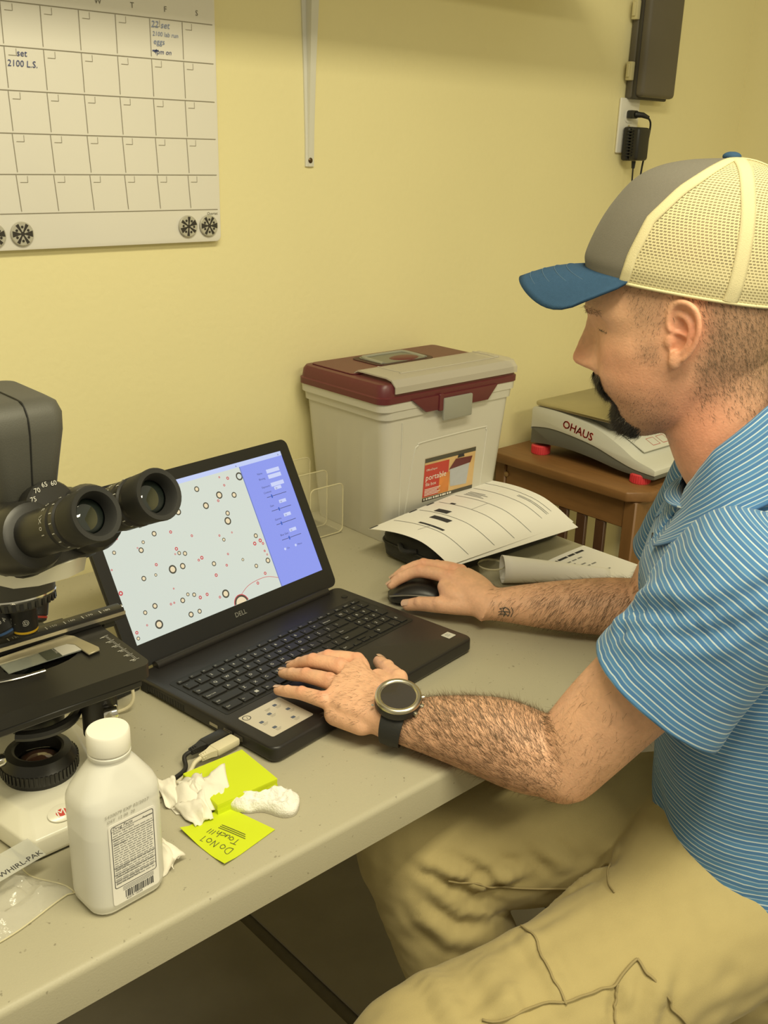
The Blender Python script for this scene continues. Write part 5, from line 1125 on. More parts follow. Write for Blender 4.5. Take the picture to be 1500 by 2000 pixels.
# ---------- hair of every kind: thin tapering strands grown from the skin
def strands(name, idx, dirf, length, width, mat, lift=.35, jit=.35, droop=0, parent=None, kind='stuff'):
    n_ = len(idx); p = co[idx]; nn = NO[idx]; d_ = dirf(p, nn); d_ = d_-nn*(d_*nn).sum(1)[:, None]; d_ /= np.linalg.norm(d_, axis=1)[:, None]+1e-9
    d_ = d_+rng.normal(0, jit, (n_, 3)); d_ -= nn*np.minimum(0, (d_*nn).sum(1))[:, None]; d_ /= np.linalg.norm(d_, axis=1)[:, None]+1e-9
    ln = length*rng.uniform(.55, 1.2, n_)[:, None]; cv = rng.normal(0, .25, (n_, 3)); p0 = p-nn*.0005
    p1 = p0+(d_*(1-lift)+nn*lift)*ln*.5; p2 = p1+(d_+cv*.6-np.array((0, 0, droop)))*ln*.55+nn*lift*ln*.10
    s_ = np.cross(d_, nn); s_ /= np.linalg.norm(s_, axis=1)[:, None]+1e-9; w_ = width*.5
    V = np.stack([p0-s_*w_, p0+s_*w_, p1+s_*w_*.8, p1-s_*w_*.8, p2], 1)-ORG
    me = bpy.data.meshes.new(name); F = []
    for i in range(n_): F += [(5*i, 5*i+1, 5*i+2, 5*i+3), (5*i+3, 5*i+2, 5*i+4)]
    me.from_pydata(V.reshape(-1, 3).tolist(), [], F); return link(name, me, mat, parent or person, 180, kind=kind)
def pick(mask, n_):
    ii = np.nonzero(mask > 0)[0]; w_ = mask[ii].astype(float); return rng.choice(ii, size=min(n_, len(ii)*3), p=w_/w_.sum())
M['hair_arm'] = pm('arm_hair', (.115, .072, .038), .6); M['hair_beard'] = pm('beard_hair', (.026, .020, .016), .55); M['hair_grey'] = pm('grey_beard_hair', (.30, .26, .20), .55); M['hair_head'] = pm('cropped_hair', (.115, .078, .046), .6)
def seg_param(a, b_): ab = b_-a; return ((co-a)@ab)/(ab@ab), np.linalg.norm(co-a-np.clip(((co-a)@ab)/(ab@ab), 0, 1)[:, None]*ab, axis=1)
for nm, el, wr, cnt in (('left_forearm_hair', LEL, LWR, 9500), ('right_forearm_hair', REL, RWR, 4600)):
    s_, dist = seg_param(el, wr); ax = unit(wr-el); m = (dist < .062) & (s_ > -.05) & (s_ < .97); den = m*np.clip(.5+.6*sm(s_, .0, .25), 0, 1)*np.where(NO[:, 2] < -.75, .35, 1)
    if nm[0] == 'r': den = den*(1-.75*sm(s_, .62, .75)*(NO@np.array((-.6, -.7, .2)) > .2))
    swirl = np.cross(np.broadcast_to(ax, co.shape), NO)
    strands('forearm_hair', pick(den, cnt), lambda p, n_: ax*.55+np.cross(np.broadcast_to(ax, p.shape), n_)*(.75 if nm[0] == 'l' else -.5)-np.array((0, 0, .35)), .0175, .00027, M['hair_arm'], .20, .24)
s_, dist = seg_param(LSH, LEL); m = (dist < .066) & (s_ > .55) & (s_ < 1.1); strands('upper_arm_hair', pick(m*sm(s_, .5, .95), 1100), lambda p, n_: unit(LEL-LSH)*.8-np.array((.2, .2, .2)), .012, .00022, M['hair_arm'], .2, .35)
handm = (np.abs(co[:, 0]-.118) < .05) & (co[:, 1] > -.045) & (co[:, 1] < .03) & (NO[:, 2] > .35); strands('hand_hair', pick(handm*1.0, 420), lambda p, n_: np.broadcast_to(np.array((-.8, .4, 0)), p.shape), .011, .00022, M['hair_arm'], .15, .3)
# goatee, moustache, stubble, eyebrows, cropped hair
chin = headm*(sm(hx_, 26, 40))*(np.abs(hy_) < 40)*sm(-hz_-.25*np.maximum(0, np.abs(hy_)-26), 93, 98)*(1-sm(-hz_, 126, 128)); strands('goatee', pick(chin, 13000), lambda p, n_: HF*.65-UPV*.8, .0165, .00046, M['hair_beard'], .55, .28)
strands('goatee_grey', pick(chin, 500), lambda p, n_: HF*.3-UPV*1.0, .0150, .00030, M['hair_grey'], .45, .25)
mou = headm*sm(hx_, 66, 72)*(np.abs(hy_) < 34)*(hz_ < -55)*(hz_ > -82)*(1-sm(hx_, 97, 99)); strands('moustache', pick(mou, 6500), lambda p, n_: HF*.2-UPV*1.0+HL*np.sign((p-HH)@HL)[:, None]*.5, .0135, .00042, M['hair_beard'], .48, .25); strands('moustache_grey', pick(mou, 700), lambda p, n_: HF*.2-UPV, .0105, .0003, M['hair_grey'], .42, .28)
con = headm*(np.abs(hy_) > 19)*(np.abs(hy_) < 38)*(hz_ < -72)*(hz_ > -104)*sm(hx_, 44, 52); strands('beard_sides', pick(con, 2600), lambda p, n_: HF*.1-UPV, .010, .00038, M['hair_beard'], .3, .3)
strands('jaw_stubble', pick(jaw*(np.abs(hy_) > 10), 3800), lambda p, n_: HF*.2-UPV, .0026, .00026, M['hair_beard'], .45, .4)
strands('sideburn', pick(burn, 1700), lambda p, n_: HF*.2-UPV, .0050, .00028, M['hair_head'], .3, .3)
strands('cropped_hair', pick(scalp*(hz_ > -95)+headm*(~earm)*sm(hx_, -30, -20)*(1-sm(hx_, 12, 18))*(hz_ > 22)*(hz_ < 60)*1.0, 9000), lambda p, n_: -HF*.55-UPV*.9, .0085, .00030, M['hair_head'], .22, .25)
brow = headm*(np.abs(hy_) > 10)*(np.abs(hy_) < 46)*(hz_ > 11)*(hz_ < 19)*(hx_ > 60); strands('eyebrows', pick(brow*1.0, 330), lambda p, n_: HL*np.sign((p-HH)@HL)[:, None]-UPV*.2, .008, .0003, M['hair_head'], .25, .25)
# lashes of the lowered eyelids
lash = headm*(np.abs(hy_) > 20)*(np.abs(hy_) < 44)*(hz_ > -5.0)*(hz_ < -3.4)*(hx_ > 60); strands('eyelashes', pick(lash*1.0, 260), lambda p, n_: HF*.8-UPV*.6, .0045, .0003, M['hair_beard'], .35, .15)
# small tattoo on the right wrist: flat ink marks lying on the skin
from mathutils.bvhtree import BVHTree
sel = np.nonzero(np.linalg.norm(co-RWR, axis=1) < .09)[0]; NOw, COw = NO, co
tat = MB()
def skin_stroke(pts, wd):
    P = spline(pts, 5); out = []
    for p in P: i = sel[np.argmin(((COw[sel]-p)**2).sum(1))]; out.append(COw[i]+NOw[i]*.0004)
    out = np.array(out); out = np.concatenate([out[:1], (out[:-2]+2*out[1:-1]+out[2:])/4, out[-1:]]); tat.tube(out-ORG, wd, 5, flat=.5)
tx = unit(REL-RWR); tc0 = RWR+tx*.026+np.array((-.030, -.022, .002)); ty = np.array((.10, .10, 1.0))
for a in ([(-8, -9), (-4, 0), (-7, 9)], [(-1, -10), (2, -3), (-2, 4), (1, 10)], [(5, -9), (8, 0), (5, 8)], [(-8, 0), (0, 2), (8, 1)], [(-6, 6), (0, 9), (7, 5)], [(-6, -6), (1, -4), (7, -7)], [(10, -10), (12, 0), (10, 9)]):
    skin_stroke([tc0+(tx*u+ty*v)/1000 for u, v in a], .0009)
tat.build('tattoo', pm('tattoo_ink', (.09, .085, .07), .6), body, 180, kind='stuff')
# ================================================================ clothes
def tri_cloth(name, col1, period, lines, rough=.8):
    """striped knit: uv.y runs along the garment in metres"""
    m = pm(name, col1, rough, bump=.15, bscale=1400, sheen=.15, spec=.15); nt = m.node_tree; bs_ = nt.nodes['Principled BSDF']
    uv = nt.nodes.new('ShaderNodeUVMap'); sx = nt.nodes.new('ShaderNodeSeparateXYZ'); nt.links.new(uv.outputs[0], sx.inputs[0])
    dv = nt.nodes.new('ShaderNodeMath'); dv.operation = 'DIVIDE'; dv.inputs[1].default_value = period; nt.links.new(sx.outputs[1], dv.inputs[0])
    fr = nt.nodes.new('ShaderNodeMath'); fr.operation = 'FRACT'; nt.links.new(dv.outputs[0], fr.inputs[0])
    cr = nt.nodes.new('ShaderNodeValToRGB'); cr.color_ramp.interpolation = 'CONSTANT'; e = cr.color_ramp.elements
    e[0].position = 0; e[0].color = (*lines[0][1], 1); e[1].position = lines[1][0]; e[1].color = (*lines[1][1], 1)
    for p, c in lines[2:]: q = e.new(p); q.color = (*c, 1)
    nt.links.new(fr.outputs[0], cr.inputs[0]); nt.links.new(cr.outputs[0], bs_.inputs['Base Color']); return m
BLUE = (.070, .185, .40); BLUE2 = (.085, .225, .45); PALE = (.50, .60, .66)
M['shirt'] = tri_cloth('striped_polo', BLUE, .0108, [(0, BLUE), (.36, PALE), (.50, BLUE2), (.88, (.30, .43, .55))])
def super_ring(c, ax, ay, a, b_, n=64, sq=2.4, ph=0):
    o = []
    for k in range(n):
        t_ = 2*PI*k/n+ph; ca, sa = math.cos(t_), math.sin(t_); o.append(c+ax*a*math.copysign(abs(ca)**(2/sq), ca)+ay*b_*math.copysign(abs(sa)**(2/sq), sa))
    return np.array(o)
def cloth_loft(ctrl, seg, fold, n=72, sq=2.4):
    """ctrl: (centre, axis_a, axis_b, a, b); returns rings (m,n,3) and uv (arc length along the garment)"""
    C_ = spline([c[0] for c in ctrl], seg); A = spline([np.array(c[1])*c[3] for c in ctrl], seg); Bq = spline([np.array(c[2])*c[4] for c in ctrl], seg); m = len(C_)
    R_ = np.array([super_ring(C_[i], unit(A[i]), unit(Bq[i]), np.linalg.norm(A[i]), np.linalg.norm(Bq[i]), n, sq) for i in range(m)])
    if fold is not None:
        for i in range(m):
            for k in range(n):
                d_ = R_[i, k]-C_[i]; d_ /= np.linalg.norm(d_)+1e-9; R_[i, k] += d_*fold(i/(m-1), 2*PI*k/n, R_[i, k])
    dl = np.linalg.norm(np.diff(R_, axis=0), axis=2); acc = np.concatenate([np.zeros((1, n)), np.cumsum(dl, 0)], 0); acc = acc*.0+acc.mean(1)[:, None]*.75+acc*.25
    UV = np.stack([np.tile(np.linspace(0, 1, n), (m, 1)), acc], 2); return R_, UV
shirt = MB()
def nz3(p, s_, k=0): return noise.noise(Vector((p[0]*s_, p[1]*s_, p[2]*s_+k)))
def torso_fold(u, t_, p):
    f = .0035*nz3(p, 16)+.004*nz3((p[0], p[1], p[2]*2.6), 12, 3)
    f += .0045*max(0, .42-u)*math.sin(p[2]*60+5*math.sin(t_*2)+5*nz3(p, 9))*1.6+.004*nz3((p[0], p[1], p[2]*3), 9, 7)*max(0, .5-u)*2
    f += .010*math.exp(-((u-.04)/.05)**2)*math.sin(7*t_+1)
    return f
ctrl = [(bd(-.062, 0, -.425), BL, BF, .176, .121), (bd(-.060, 0, -.39), BL, BF, .171, .117), (bd(-.057, 0, -.33), BL, BF, .164, .113), (bd(-.045, 0, -.25), BL, BF, .165, .113), (bd(-.025, 0, -.15), BL, BF, .174, .117), (bd(-.008, 0, -.06), BL, BF, .184, .113), (bd(-.008, 0, .0), BL, BF, .186, .094), (bd(-.014, 0, .032), BL, BF-.15*UPV, .158, .084), (bd(-.006, 0, .058), BL, BF-.35*UPV, .112, .080), (bd(.004, 0, .074), BL, BF-.60*UPV, .085, .084)]
R_, UV = cloth_loft(ctrl, 8, torso_fold)
shirt.loft(list(R_), cap=False, UV=UV.reshape(-1, 2)); sh = shirt.build('shirt', M['shirt'], person, 180, world=True)
mo = sh.modifiers.new('thick', 'SOLIDIFY'); mo.thickness = .0022; mo.offset = 1
b = MB(); b.tube(np.concatenate([R_[0]*1.0, R_[0][:1]]), .0022, 6, cap=False); b.build("hem_seam", pm("shirt_seam", (.20, .36, .52), .8), sh, 180, world=True)
SFOLDS = [tuple(np.array(q) for q in f[:3])+f[3:] for f in [((.276, -.29, .957), (.281, -.349, .993), (.297, -.387, 1.032), .012, .0075), ((.262, -.275, .932), (.261, -.336, .968), (.286, -.397, 1.007), .011, .0070), ((.251, -.297, .926), (.255, -.358, .955), (.276, -.406, .985), .011, .0050), ((.270, -.285, .945), (.271, -.342, .980), (.292, -.392, 1.02), .009, -.0060), ((.257, -.286, .929), (.258, -.347, .961), (.281, -.402, .996), .009, -.0055), ((.301, -.286, .981), (.317, -.301, 1.01), (.329, -.342, 1.037), .012, .005)]]
def sleeve(S0, E0, t1, r, drop, seed, side):
    """set-in sleeve: a dome over the shoulder joint, then a loose tube hanging a little below the arm"""
    ax = unit(E0-S0); a1 = unit(np.cross(ax, UPV)); b1 = np.cross(a1, ax); ctrl = []; Ln = np.linalg.norm(E0-S0)
    for tq, w_ in ((-.238, .01), (-.215, .42), (-.15, .76), (-.04, .95), (.10, 1.0), (.22, 1.0), (.36, 1.02), (t1, 1.06)):
        u = max(0, tq/t1); c = mixp(S0, E0, tq); ctrl.append((c+UPV*(-drop*u)+BL*side*.006*u, a1, b1, r*w_, r*w_*1.02))
    R0 = cloth_loft(ctrl, 9, None, 96, 2.1)[0].reshape(-1, 3); snap = lambda q: R0[np.argmin(((R0-q)**2).sum(1))]
    SF = [spline([snap(q) for q in f[:3]], 24) for f in SFOLDS] if side > 0 else []
    SF = [(np.array([snap(x) for x in P]), f[3], f[4]) for P, f in zip(SF, SFOLDS)]
    def fold(u, t_, p):
        q = max(0, (u-.35)/.65); f = (.0030*nz3(p, 14, seed)+.0016*nz3(p, 34, seed))*min(1, u*3)
        for P, w_, h_ in SF:                                    # drag lines running back from the crook of the arm
            dm = np.sqrt(((P-p)**2).sum(1)).min(); f += h_*math.exp(-(dm/w_)**2) if dm < 4*w_ else 0
        return f+.0022*math.sin(3*t_+seed)*q
    R_, UV = cloth_loft(ctrl, 9, fold, 96, 2.1); q = MB(); q.loft(list(R_), cap=False, UV=UV.reshape(-1, 2)); o = q.build('sleeve', M['shirt'], sh, 180, world=True)
    md = o.modifiers.new('thick', 'SOLIDIFY'); md.thickness = .0020; md.offset = 1
    q = MB(); q.tube(np.concatenate([R_[-9], R_[-9][:1]])*1.0, .0011, 5, cap=False); q.build('cuff_stitch', M['shirt_stitch'], o, 180)  if False else None
    return R_
SL = sleeve(LSH+np.array((0, 0, .004)), LEL+np.array((.010, -.008, .0)), .475, .0760, .020, 1.3, 1)
SR = sleeve(RSH+np.array((0, 0, .004)), REL, .56, .066, .012, 5.1, -1)
# collar: a folded band round the neck, open at the front
NKZ = [1.0, 1.053, 1.09, 1.135, 1.20]; NKP = np.array([bd(-.036, 0, .0), hd(-97, 0, -168), hd(-66, 0, -130), hd(-48, 0, -85), hd(-40, 0, -40)])
def neck_c(z): return np.array([np.interp(z, NKZ, NKP[:, 0]), np.interp(z, NKZ, NKP[:, 1]), z])
A0, A1 = .36, 2*PI-.36; aa = np.linspace(A0, A1, 84); rings = []
prof_c = [(-.022, .006), (.000, .002), (.020, .002), (.028, .006), (.022, .014), (-.004, .026), (-.030, .043), (-.048, .058)]
for a in aa:                                   # a runs from the left front point round the back to the right front point
    d_ = min(a-A0, A1-a); pt = 1-min(1, d_/.55); zc = 1.030+.120*((1-math.cos(a))/2)**.85; rg = []
    for i, (h, o_) in enumerate(prof_c):
        z = zc+h*(1-.25*pt)-(.020*pt if i > 4 else 0); c = neck_c(max(1.0, zc+.3*h)); rg.append(np.array((c[0], c[1], z))+BF*math.cos(a)*(.070+o_)+BL*math.sin(a)*(.072+o_))
    rings.append(rg)
R2 = np.array(rings); dl = np.linalg.norm(np.diff(R2, axis=1), axis=2).mean(0); acc = np.concatenate([[0], np.cumsum(dl)]); UVc = np.stack([np.tile(np.linspace(0, 1, len(aa))[:, None], (1, len(prof_c))), np.tile(acc, (len(aa), 1))], 2)
q = MB(); q.loft(list(R2), closed=False, cap=False, UV=UVc.reshape(-1, 2)); cl = q.build('collar', M['shirt'], sh, 180, world=True); md = cl.modifiers.new('thick', 'SOLIDIFY'); md.thickness = .0018; md = cl.modifiers.new('sub', 'SUBSURF'); md.levels = 1; md.render_levels = 1
# placket with two buttons down the chest
pl = [bd(.030, .004, .070), bd(.058, .004, .035), bd(.084, .004, -.005), bd(.101, .004, -.06), bd(.095, .004, -.11)]
P = spline(pl, 6); q = MB(); rings = [[p+BL*.016*s_+BF*(.0035-.002*s_*s_) for s_ in (-1, -.5, 0, .5, 1)] for p in P]
acc = np.concatenate([[0], np.cumsum(np.linalg.norm(np.diff(P, axis=0), axis=1))]); q.loft(rings, closed=False, cap=False, UV=np.stack([np.tile(np.linspace(0, 1, 5), (len(P), 1)), np.tile(acc[:, None], (1, 5))], 2).reshape(-1, 2)); o = q.build('placket', M['shirt'], sh, 180, world=True); md = o.modifiers.new('thick', 'SOLIDIFY'); md.thickness = .002
for k in (7, 14):
    q = MB(); q.lathe([(.0045, 0), (.0052, .0008), (.0045, .0018), (.002, .0012)], 14, frame(P[k]+BF*.004, BL, UPV, BF)); q.build('button', pm('dark_button', (.02, .02, .025), .4), sh, 180, world=True)

# ---------- trousers
HIPL, HIPR = bd(-.062, .088, -.450), bd(-.062, -.088, -.450)
KNL, KNR = np.array((-.020, -.250, .500)), np.array((.185, -.050, .565))
ANL = np.array((-.015, -.330, .090)); ANR = KNR+np.array((.54, -.84, 0))*.20+np.array((0, 0, -.475))
q = MB()
limb(q, [bd(-.060, 0, -.395), bd(-.066, 0, -.44), bd(-.070, 0, -.49), bd(-.072, 0, -.52)], [.160, .176, .180, .170], [.106, .122, .128, .122], BF, sq=2.4)
limb(q, [bd(-.02, .03, -.435), bd(.0, .07, -.418), mixp(HIPL, KNL, .22)+(0, .02, .012), mixp(HIPL, KNL, .42)+(0, .01, .004)], [.080, .088, .088, .080], [.084, .086, .088, .082], UPV, sq=2.1)
limb(q, [HIPL, mixp(HIPL, KNL, .3), mixp(HIPL, KNL, .65), KNL+np.array((.01, 0, .01))], [.094, .098, .088, .076], [.092, .094, .084, .074], UPV, sq=2.2)
limb(q, [HIPR, mixp(HIPR, KNR, .3), mixp(HIPR, KNR, .65), KNR], [.094, .096, .086, .080], [.092, .092, .084, .078], UPV, sq=2.2)
limb(q, [KNL+np.array((0, 0, .01)), mixp(KNL, ANL, .35), mixp(KNL, ANL, .75), ANL], [.074, .074, .070, .074], [.074, .076, .070, .074], BF)
limb(q, [KNR, mixp(KNR, ANR, .35), mixp(KNR, ANR, .75), ANR], [.080, .082, .078, .080], [.078, .080, .074, .078], BF)
tr = remesh(q, .0045, 8, .6)
tc_, tn_ = vco(tr), vno(tr)
def ridge(p, n_, A_, Bp, w_, h_):              # a soft fold along the segment A-B
    ab = Bp-A_; t_ = np.clip(((p-A_)@ab)/(ab@ab), 0, 1); d_ = np.linalg.norm(p-A_-t_[:, None]*ab, axis=1); return h_*np.exp(-(d_/w_)**2)*np.sin(PI*(.08+.84*t_))
FOLDS = [] # filled below: (A, B, width, height)
disp = np.array([.0050*noise.noise(Vector(p*12))+.0035*noise.noise(Vector((p[0]*22+p[1]*14, p[1]*22-p[0]*14, p[2]*40))) for p in tc_])
legdir = unit(KNR-HIPR)
TF = [([(.300, -.235, .640), (.290, -.258, .625), (.285, -.275, .60)], .012, -.008), ([(.35, -.262, .668), (.335, -.285, .655), (.31, -.315, .645)], .012, .007), ([(.33, -.30, .655), (.30, -.335, .64), (.28, -.37, .625)], .013, .006), ([(.275, -.27, .625), (.245, -.295, .622), (.225, -.33, .618)], .010, .007), ([(.181, -.108, .625), (.209, -.152, .588), (.234, -.173, .565)], .010, .009), ([(.256, -.14, .632), (.269, -.18, .604), (.284, -.203, .58)], .010, .009), ([(.329, -.177, .634), (.335, -.224, .597)], .012, .010), ([(.295, -.155, .635), (.305, -.20, .60)], .010, .008), ([(.134, -.077, .618), (.156, -.117, .595), (.201, -.153, .567)], .010, .010), 
      ([(.142, -.116, .571), (.181, -.132, .53), (.218, -.15, .518)], .011, .008), ([(.135, -.10, .545), (.160, -.12, .505), (.20, -.14, .485)], .012, .007), ([(.153, -.249, .588), (.127, -.297, .599), (.113, -.337, .583)], .009, .008), ([(.26, -.285, .609), (.216, -.316, .612), (.196, -.338, .605)], .010, .009), ([(.30, -.27, .60), (.27, -.31, .622), (.25, -.36, .625)], .014, .010),
      ([(.345, -.24, .60), (.33, -.27, .61), (.31, -.31, .63)], .012, .012), ([(.09, -.25, .57), (.07, -.29, .585), (.06, -.33, .57)], .012, .007), ([(.04, -.22, .55), (.02, -.27, .575), (.01, -.31, .56)], .012, .007), ([(.24, -.30, .60), (.18, -.285, .597), (.10, -.262, .58)], .010, .006), ([(.172, -.357, .588), (.16, -.366, .574), (.15, -.374, .559)], .008, -.006)]
from mathutils.kdtree import KDTree
kd = KDTree(len(tc_))
for i, p in enumerate(tc_): kd.insert(p, i)
kd.balance()
TF += [([(.349, -.244, .688), (.325, -.262, .650), (.300, -.262, .585)], .009, -.012), ([(.335, -.29, .66), (.31, -.30, .645), (.285, -.29, .62)], .010, .008), ([(.36, -.30, .665), (.33, -.325, .65), (.30, -.335, .635)], .011, .007), ([(.30, -.27, .60), (.26, -.255, .565), (.22, -.235, .55)], .011, .008), ([(.235, -.20, .585), (.20, -.175, .575), (.17, -.15, .555)], .009, .008),
       ([(.42, -.37, .64), (.37, -.38, .64), (.32, -.40, .61)], .014, .006), ([(.10, -.30, .59), (.06, -.30, .585), (.02, -.295, .575)], .010, .006), ([(.24, -.37, .60), (.20, -.385, .575), (.17, -.40, .55)], .011, .007)]
for pts, w_, h_ in TF:                          # creases: snapped onto the cloth, then pushed in or out
    P = np.array([tc_[kd.find(q)[1]] for q in spline([np.array(p) for p in pts], 14)]); n_ = len(P)
    near_ = np.nonzero(((tc_-P.mean(0))**2).sum(1) < (.5*np.linalg.norm(P[0]-P[-1])+.05)**2)[0]
    d2 = ((tc_[near_][:, None, :]-P[None])**2).sum(2); j = d2.argmin(1); env = np.sin(PI*(.06+.88*j/(n_-1)))
    disp[near_] += h_*np.exp(-d2.min(1)/w_**2)*env-.45*h_*np.exp(-(np.sqrt(d2.min(1))-1.7*w_)**2/(.7*w_)**2)*env
# hem of trousers may not poke through the shirt at the waist
disp *= np.clip((.615-tc_[:, 2])/.03, 0, 1)
tc_ = tc_+tn_*disp[:, None]
seat_ = np.linalg.norm(tc_[:, :2]-np.array((.52, -.355)), axis=1) < .27; tc_[:, 2] = np.where(seat_, np.maximum(tc_[:, 2], .4145+.02*np.clip((.4145-tc_[:, 2]), 0, .1)), tc_[:, 2]); set_co(tr, tc_-ORG)   # pressed flat on the stool
M['khaki'] = pm('khaki_cotton', (.44, .36, .17), .85, var=.06, vscale=40, bump=.25, bscale=1600, sheen=.12, spec=.15)
trs = link('trousers', tr, M['khaki'], person, 180)
from mathutils.bvhtree import BVHTree
bvh = BVHTree.FromPolygons([Vector(p) for p in tc_], [list(f.vertices) for f in tr.polygons])
def seam(pts, rad, name='seam', n=40, parent=None, mat=None):
    P = spline(pts, n//max(1, len(pts)-1)); out = []
    for p in P:
        h = bvh.find_nearest(Vector(p)); out.append(np.array(h[0])+np.array(h[1])*rad*1.5)
    for _ in range(3): out = [out[0]]+[(a_+2*b_+c_)/4 for a_, b_, c_ in zip(out[:-2], out[1:-1], out[2:])]+[out[-1]]
    q = MB(); q.tube(out, rad, 6, flat=.7); return q.build(name, mat or M['khaki_seam'], parent or trs, 180, world=True)
M['khaki_seam'] = pm('khaki_stitch', (.32, .255, .12), .85)
seam([(.160, -.128, .580), (.207, -.156, .564), (.251, -.185, .554), (.297, -.212, .551), (.333, -.236, .548)], .0016, 'inseam')
seam([(.036, -.295, .58), (.095, -.325, .583), (.142, -.347, .585), (.169, -.356, .589), (.202, -.359, .598)], .0016, 'outseam')
seam([(.202, -.359, .598), (.21, -.387, .574), (.23, -.408, .535)], .0018, 'pocket_flap_edge'); seam([(.172, -.357, .588), (.16, -.366, .574), (.15, -.374, .559)], .0016, 'pocket_edge')
seam([(.153, -.249, .588), (.140, -.275, .60), (.127, -.297, .599), (.113, -.337, .583)], .0014, 'pocket_edge'); seam([(.335, -.245, .560), (.300, -.265, .595), (.262, -.285, .609), (.250, -.300, .612)], .0015, 'crotch_seam')
# ---------- shoes
M['shoe'] = pm('brown_boot', (.06, .038, .022), .6, bump=.2, bscale=300)
for A_, yaw in ((ANL, 150), (ANR, 128)):
    f = azf(yaw); l = np.array((-f[1], f[0], 0)); c = np.array((A_[0], A_[1], 0)); rings = []
    for u in np.linspace(0, 1, 14):
        x = lerp(-.085, .205, u); wd = .043*(1-abs(2*u-1)**5)**.5+.004; h = np.interp(u, [0, .15, .4, .55, .8, 1], [.075, .105, .105, .080, .058, .028])
        rings.append([c+f*x+l*wd*math.cos(a)+UPV*(.004+h*(.5+.5*math.sin(a))) for a in np.linspace(0, 2*PI, 22, endpoint=False)])
    q = MB(); q.loft(rings); shoe = q.build('boot', M['shoe'], person, 60, world=True)
    q = MB(); q.prism([(lerp(-.088, .208, (1-math.cos(a))/2), .045*math.sin(a)*(1 if math.cos(a) > -.5 else 1)) for a in np.linspace(0, 2*PI, 26, endpoint=False)], 0, .016, frame(c, f, l, UPV)); q.build('sole', M['black_soft'], shoe, 40, world=True)

# ---------- trucker cap
cap = thing('cap_tmp', '', '') ; bpy.data.objects.remove(cap)
HC = np.array([(0, 45, 108, -106, 80), (.05, 52, 110, -108, 81.5), (.15, 66, 110.5, -110, 83), (.35, 96, 101, -108, 81), (.55, 125, 87, -101, 74), (.75, 152, 67, -87, 60), (.88, 167, 43, -72, 43), (.96, 174.5, 12, -54, 24), (1.0, 177, -24, -36, 5)], float)
ROWS = spline(HC, 9); NH, NA = len(ROWS), 200
hh_, cz, cf, cb, cwid = ROWS.T; hh_ = np.clip(hh_, 0, 1)
def crown_loc(i, a):
    """point of the crown at fractional row i and angle a (0 = front, + = left)"""
    i = min(max(i, 0), NH-1); g = lambda v: np.interp(i, np.arange(NH), v)
    F_, K_, W_, Z_, H_ = g(cf), g(cb), g(cwid), g(cz), g(hh_); ca, sa = math.cos(a), math.sin(a)
    x = (F_+K_)/2+(F_-K_)/2*math.copysign(abs(ca)**(2/2.25), ca); y = W_*math.copysign(abs(sa)**(2/2.25), sa); return np.array((x, y, Z_+(1-H_)**1.2*.115*x))
LOC = np.array([[crown_loc(j, 2*PI*k/NA) for k in range(NA)] for j in range(NH)]); G = HH+(HF*LOC[..., :1]+HL*LOC[..., 1:2]+UPV*LOC[..., 2:3])/1000
def seam_f(z): return np.interp(z, [40, 48, 80, 116, 145, 165, 173, 178], [66, 65, 58, 44, 18, -8, -20, -30])
M['cap_grey'] = pm('grey_cap_cloth', (.20, .185, .155), .85, var=.05, vscale=300, bump=.3, bscale=1500, sheen=.1, spec=.15); M['cap_cream'] = pm('cream_cap_cloth', (.76, .68, .42), .85, bump=.3, bscale=1200, spec=.15); M['cap_blue'] = pm('denim_blue_cap', (.040, .095, .185), .8, var=.12, vscale=250, bump=.3, bscale=1400, spec=.2)
# mesh cloth: rows of small real-looking holes by alpha
mm = pm('cap_mesh', (.76, .68, .42), .85, spec=.15); nt = mm.node_tree; bs_ = nt.nodes['Principled BSDF']; uv = nt.nodes.new('ShaderNodeUVMap'); sx = nt.nodes.new('ShaderNodeSeparateXYZ'); nt.links.new(uv.outputs[0], sx.inputs[0])
def mth(op, a, b_=None):
    n_ = nt.nodes.new('ShaderNodeMath'); n_.operation = op
    for i, v in enumerate((a, b_)):
        if v is None: continue
        if isinstance(v, (int, float)): n_.inputs[i].default_value = v
        else: nt.links.new(v, n_.inputs[i])
    return n_.outputs[0]
rowv = mth('DIVIDE', sx.outputs[1], .0030); rowi = mth('FLOOR', rowv); rowf = mth('ABSOLUTE', mth('SUBTRACT', mth('FRACT', rowv), .5)); off = mth('MULTIPLY', mth('MODULO', rowi, 2), .5)
colf = mth('ABSOLUTE', mth('SUBTRACT', mth('FRACT', mth('ADD', mth('DIVIDE', sx.outputs[0], .0042), off)), .5))
hole = mth('MULTIPLY', mth('LESS_THAN', rowf, .27), mth('LESS_THAN', colf, .36)); nt.links.new(mth('SUBTRACT', 1.0, mth('MULTIPLY', hole, .72)), bs_.inputs['Alpha']); M['cap_mesh'] = mm
arcv = np.concatenate([np.zeros((1, NA)), np.cumsum(np.linalg.norm(np.diff(G, axis=0), axis=2), 0)], 0); arcu = np.concatenate([np.zeros((NH, 1)), np.cumsum(np.linalg.norm(np.diff(G, axis=1), axis=2), 1)], 1)
crown = MB(); Vc = (G.reshape(-1, 3)-ORG); UVc = np.stack([arcu, arcv], 2).reshape(-1, 2); Fg, Fm = [], []
for j in range(NH-1):
    for k in range(NA):
        f = (j*NA+k, j*NA+(k+1) % NA, (j+1)*NA+(k+1) % NA, (j+1)*NA+k); c = (LOC[j, k]+LOC[j, (k+1) % NA]+LOC[j+1, k])/3
        (Fg if c[0] > seam_f(c[2]) else Fm).append(f)
Fg.append(tuple(range((NH-1)*NA, NH*NA)))
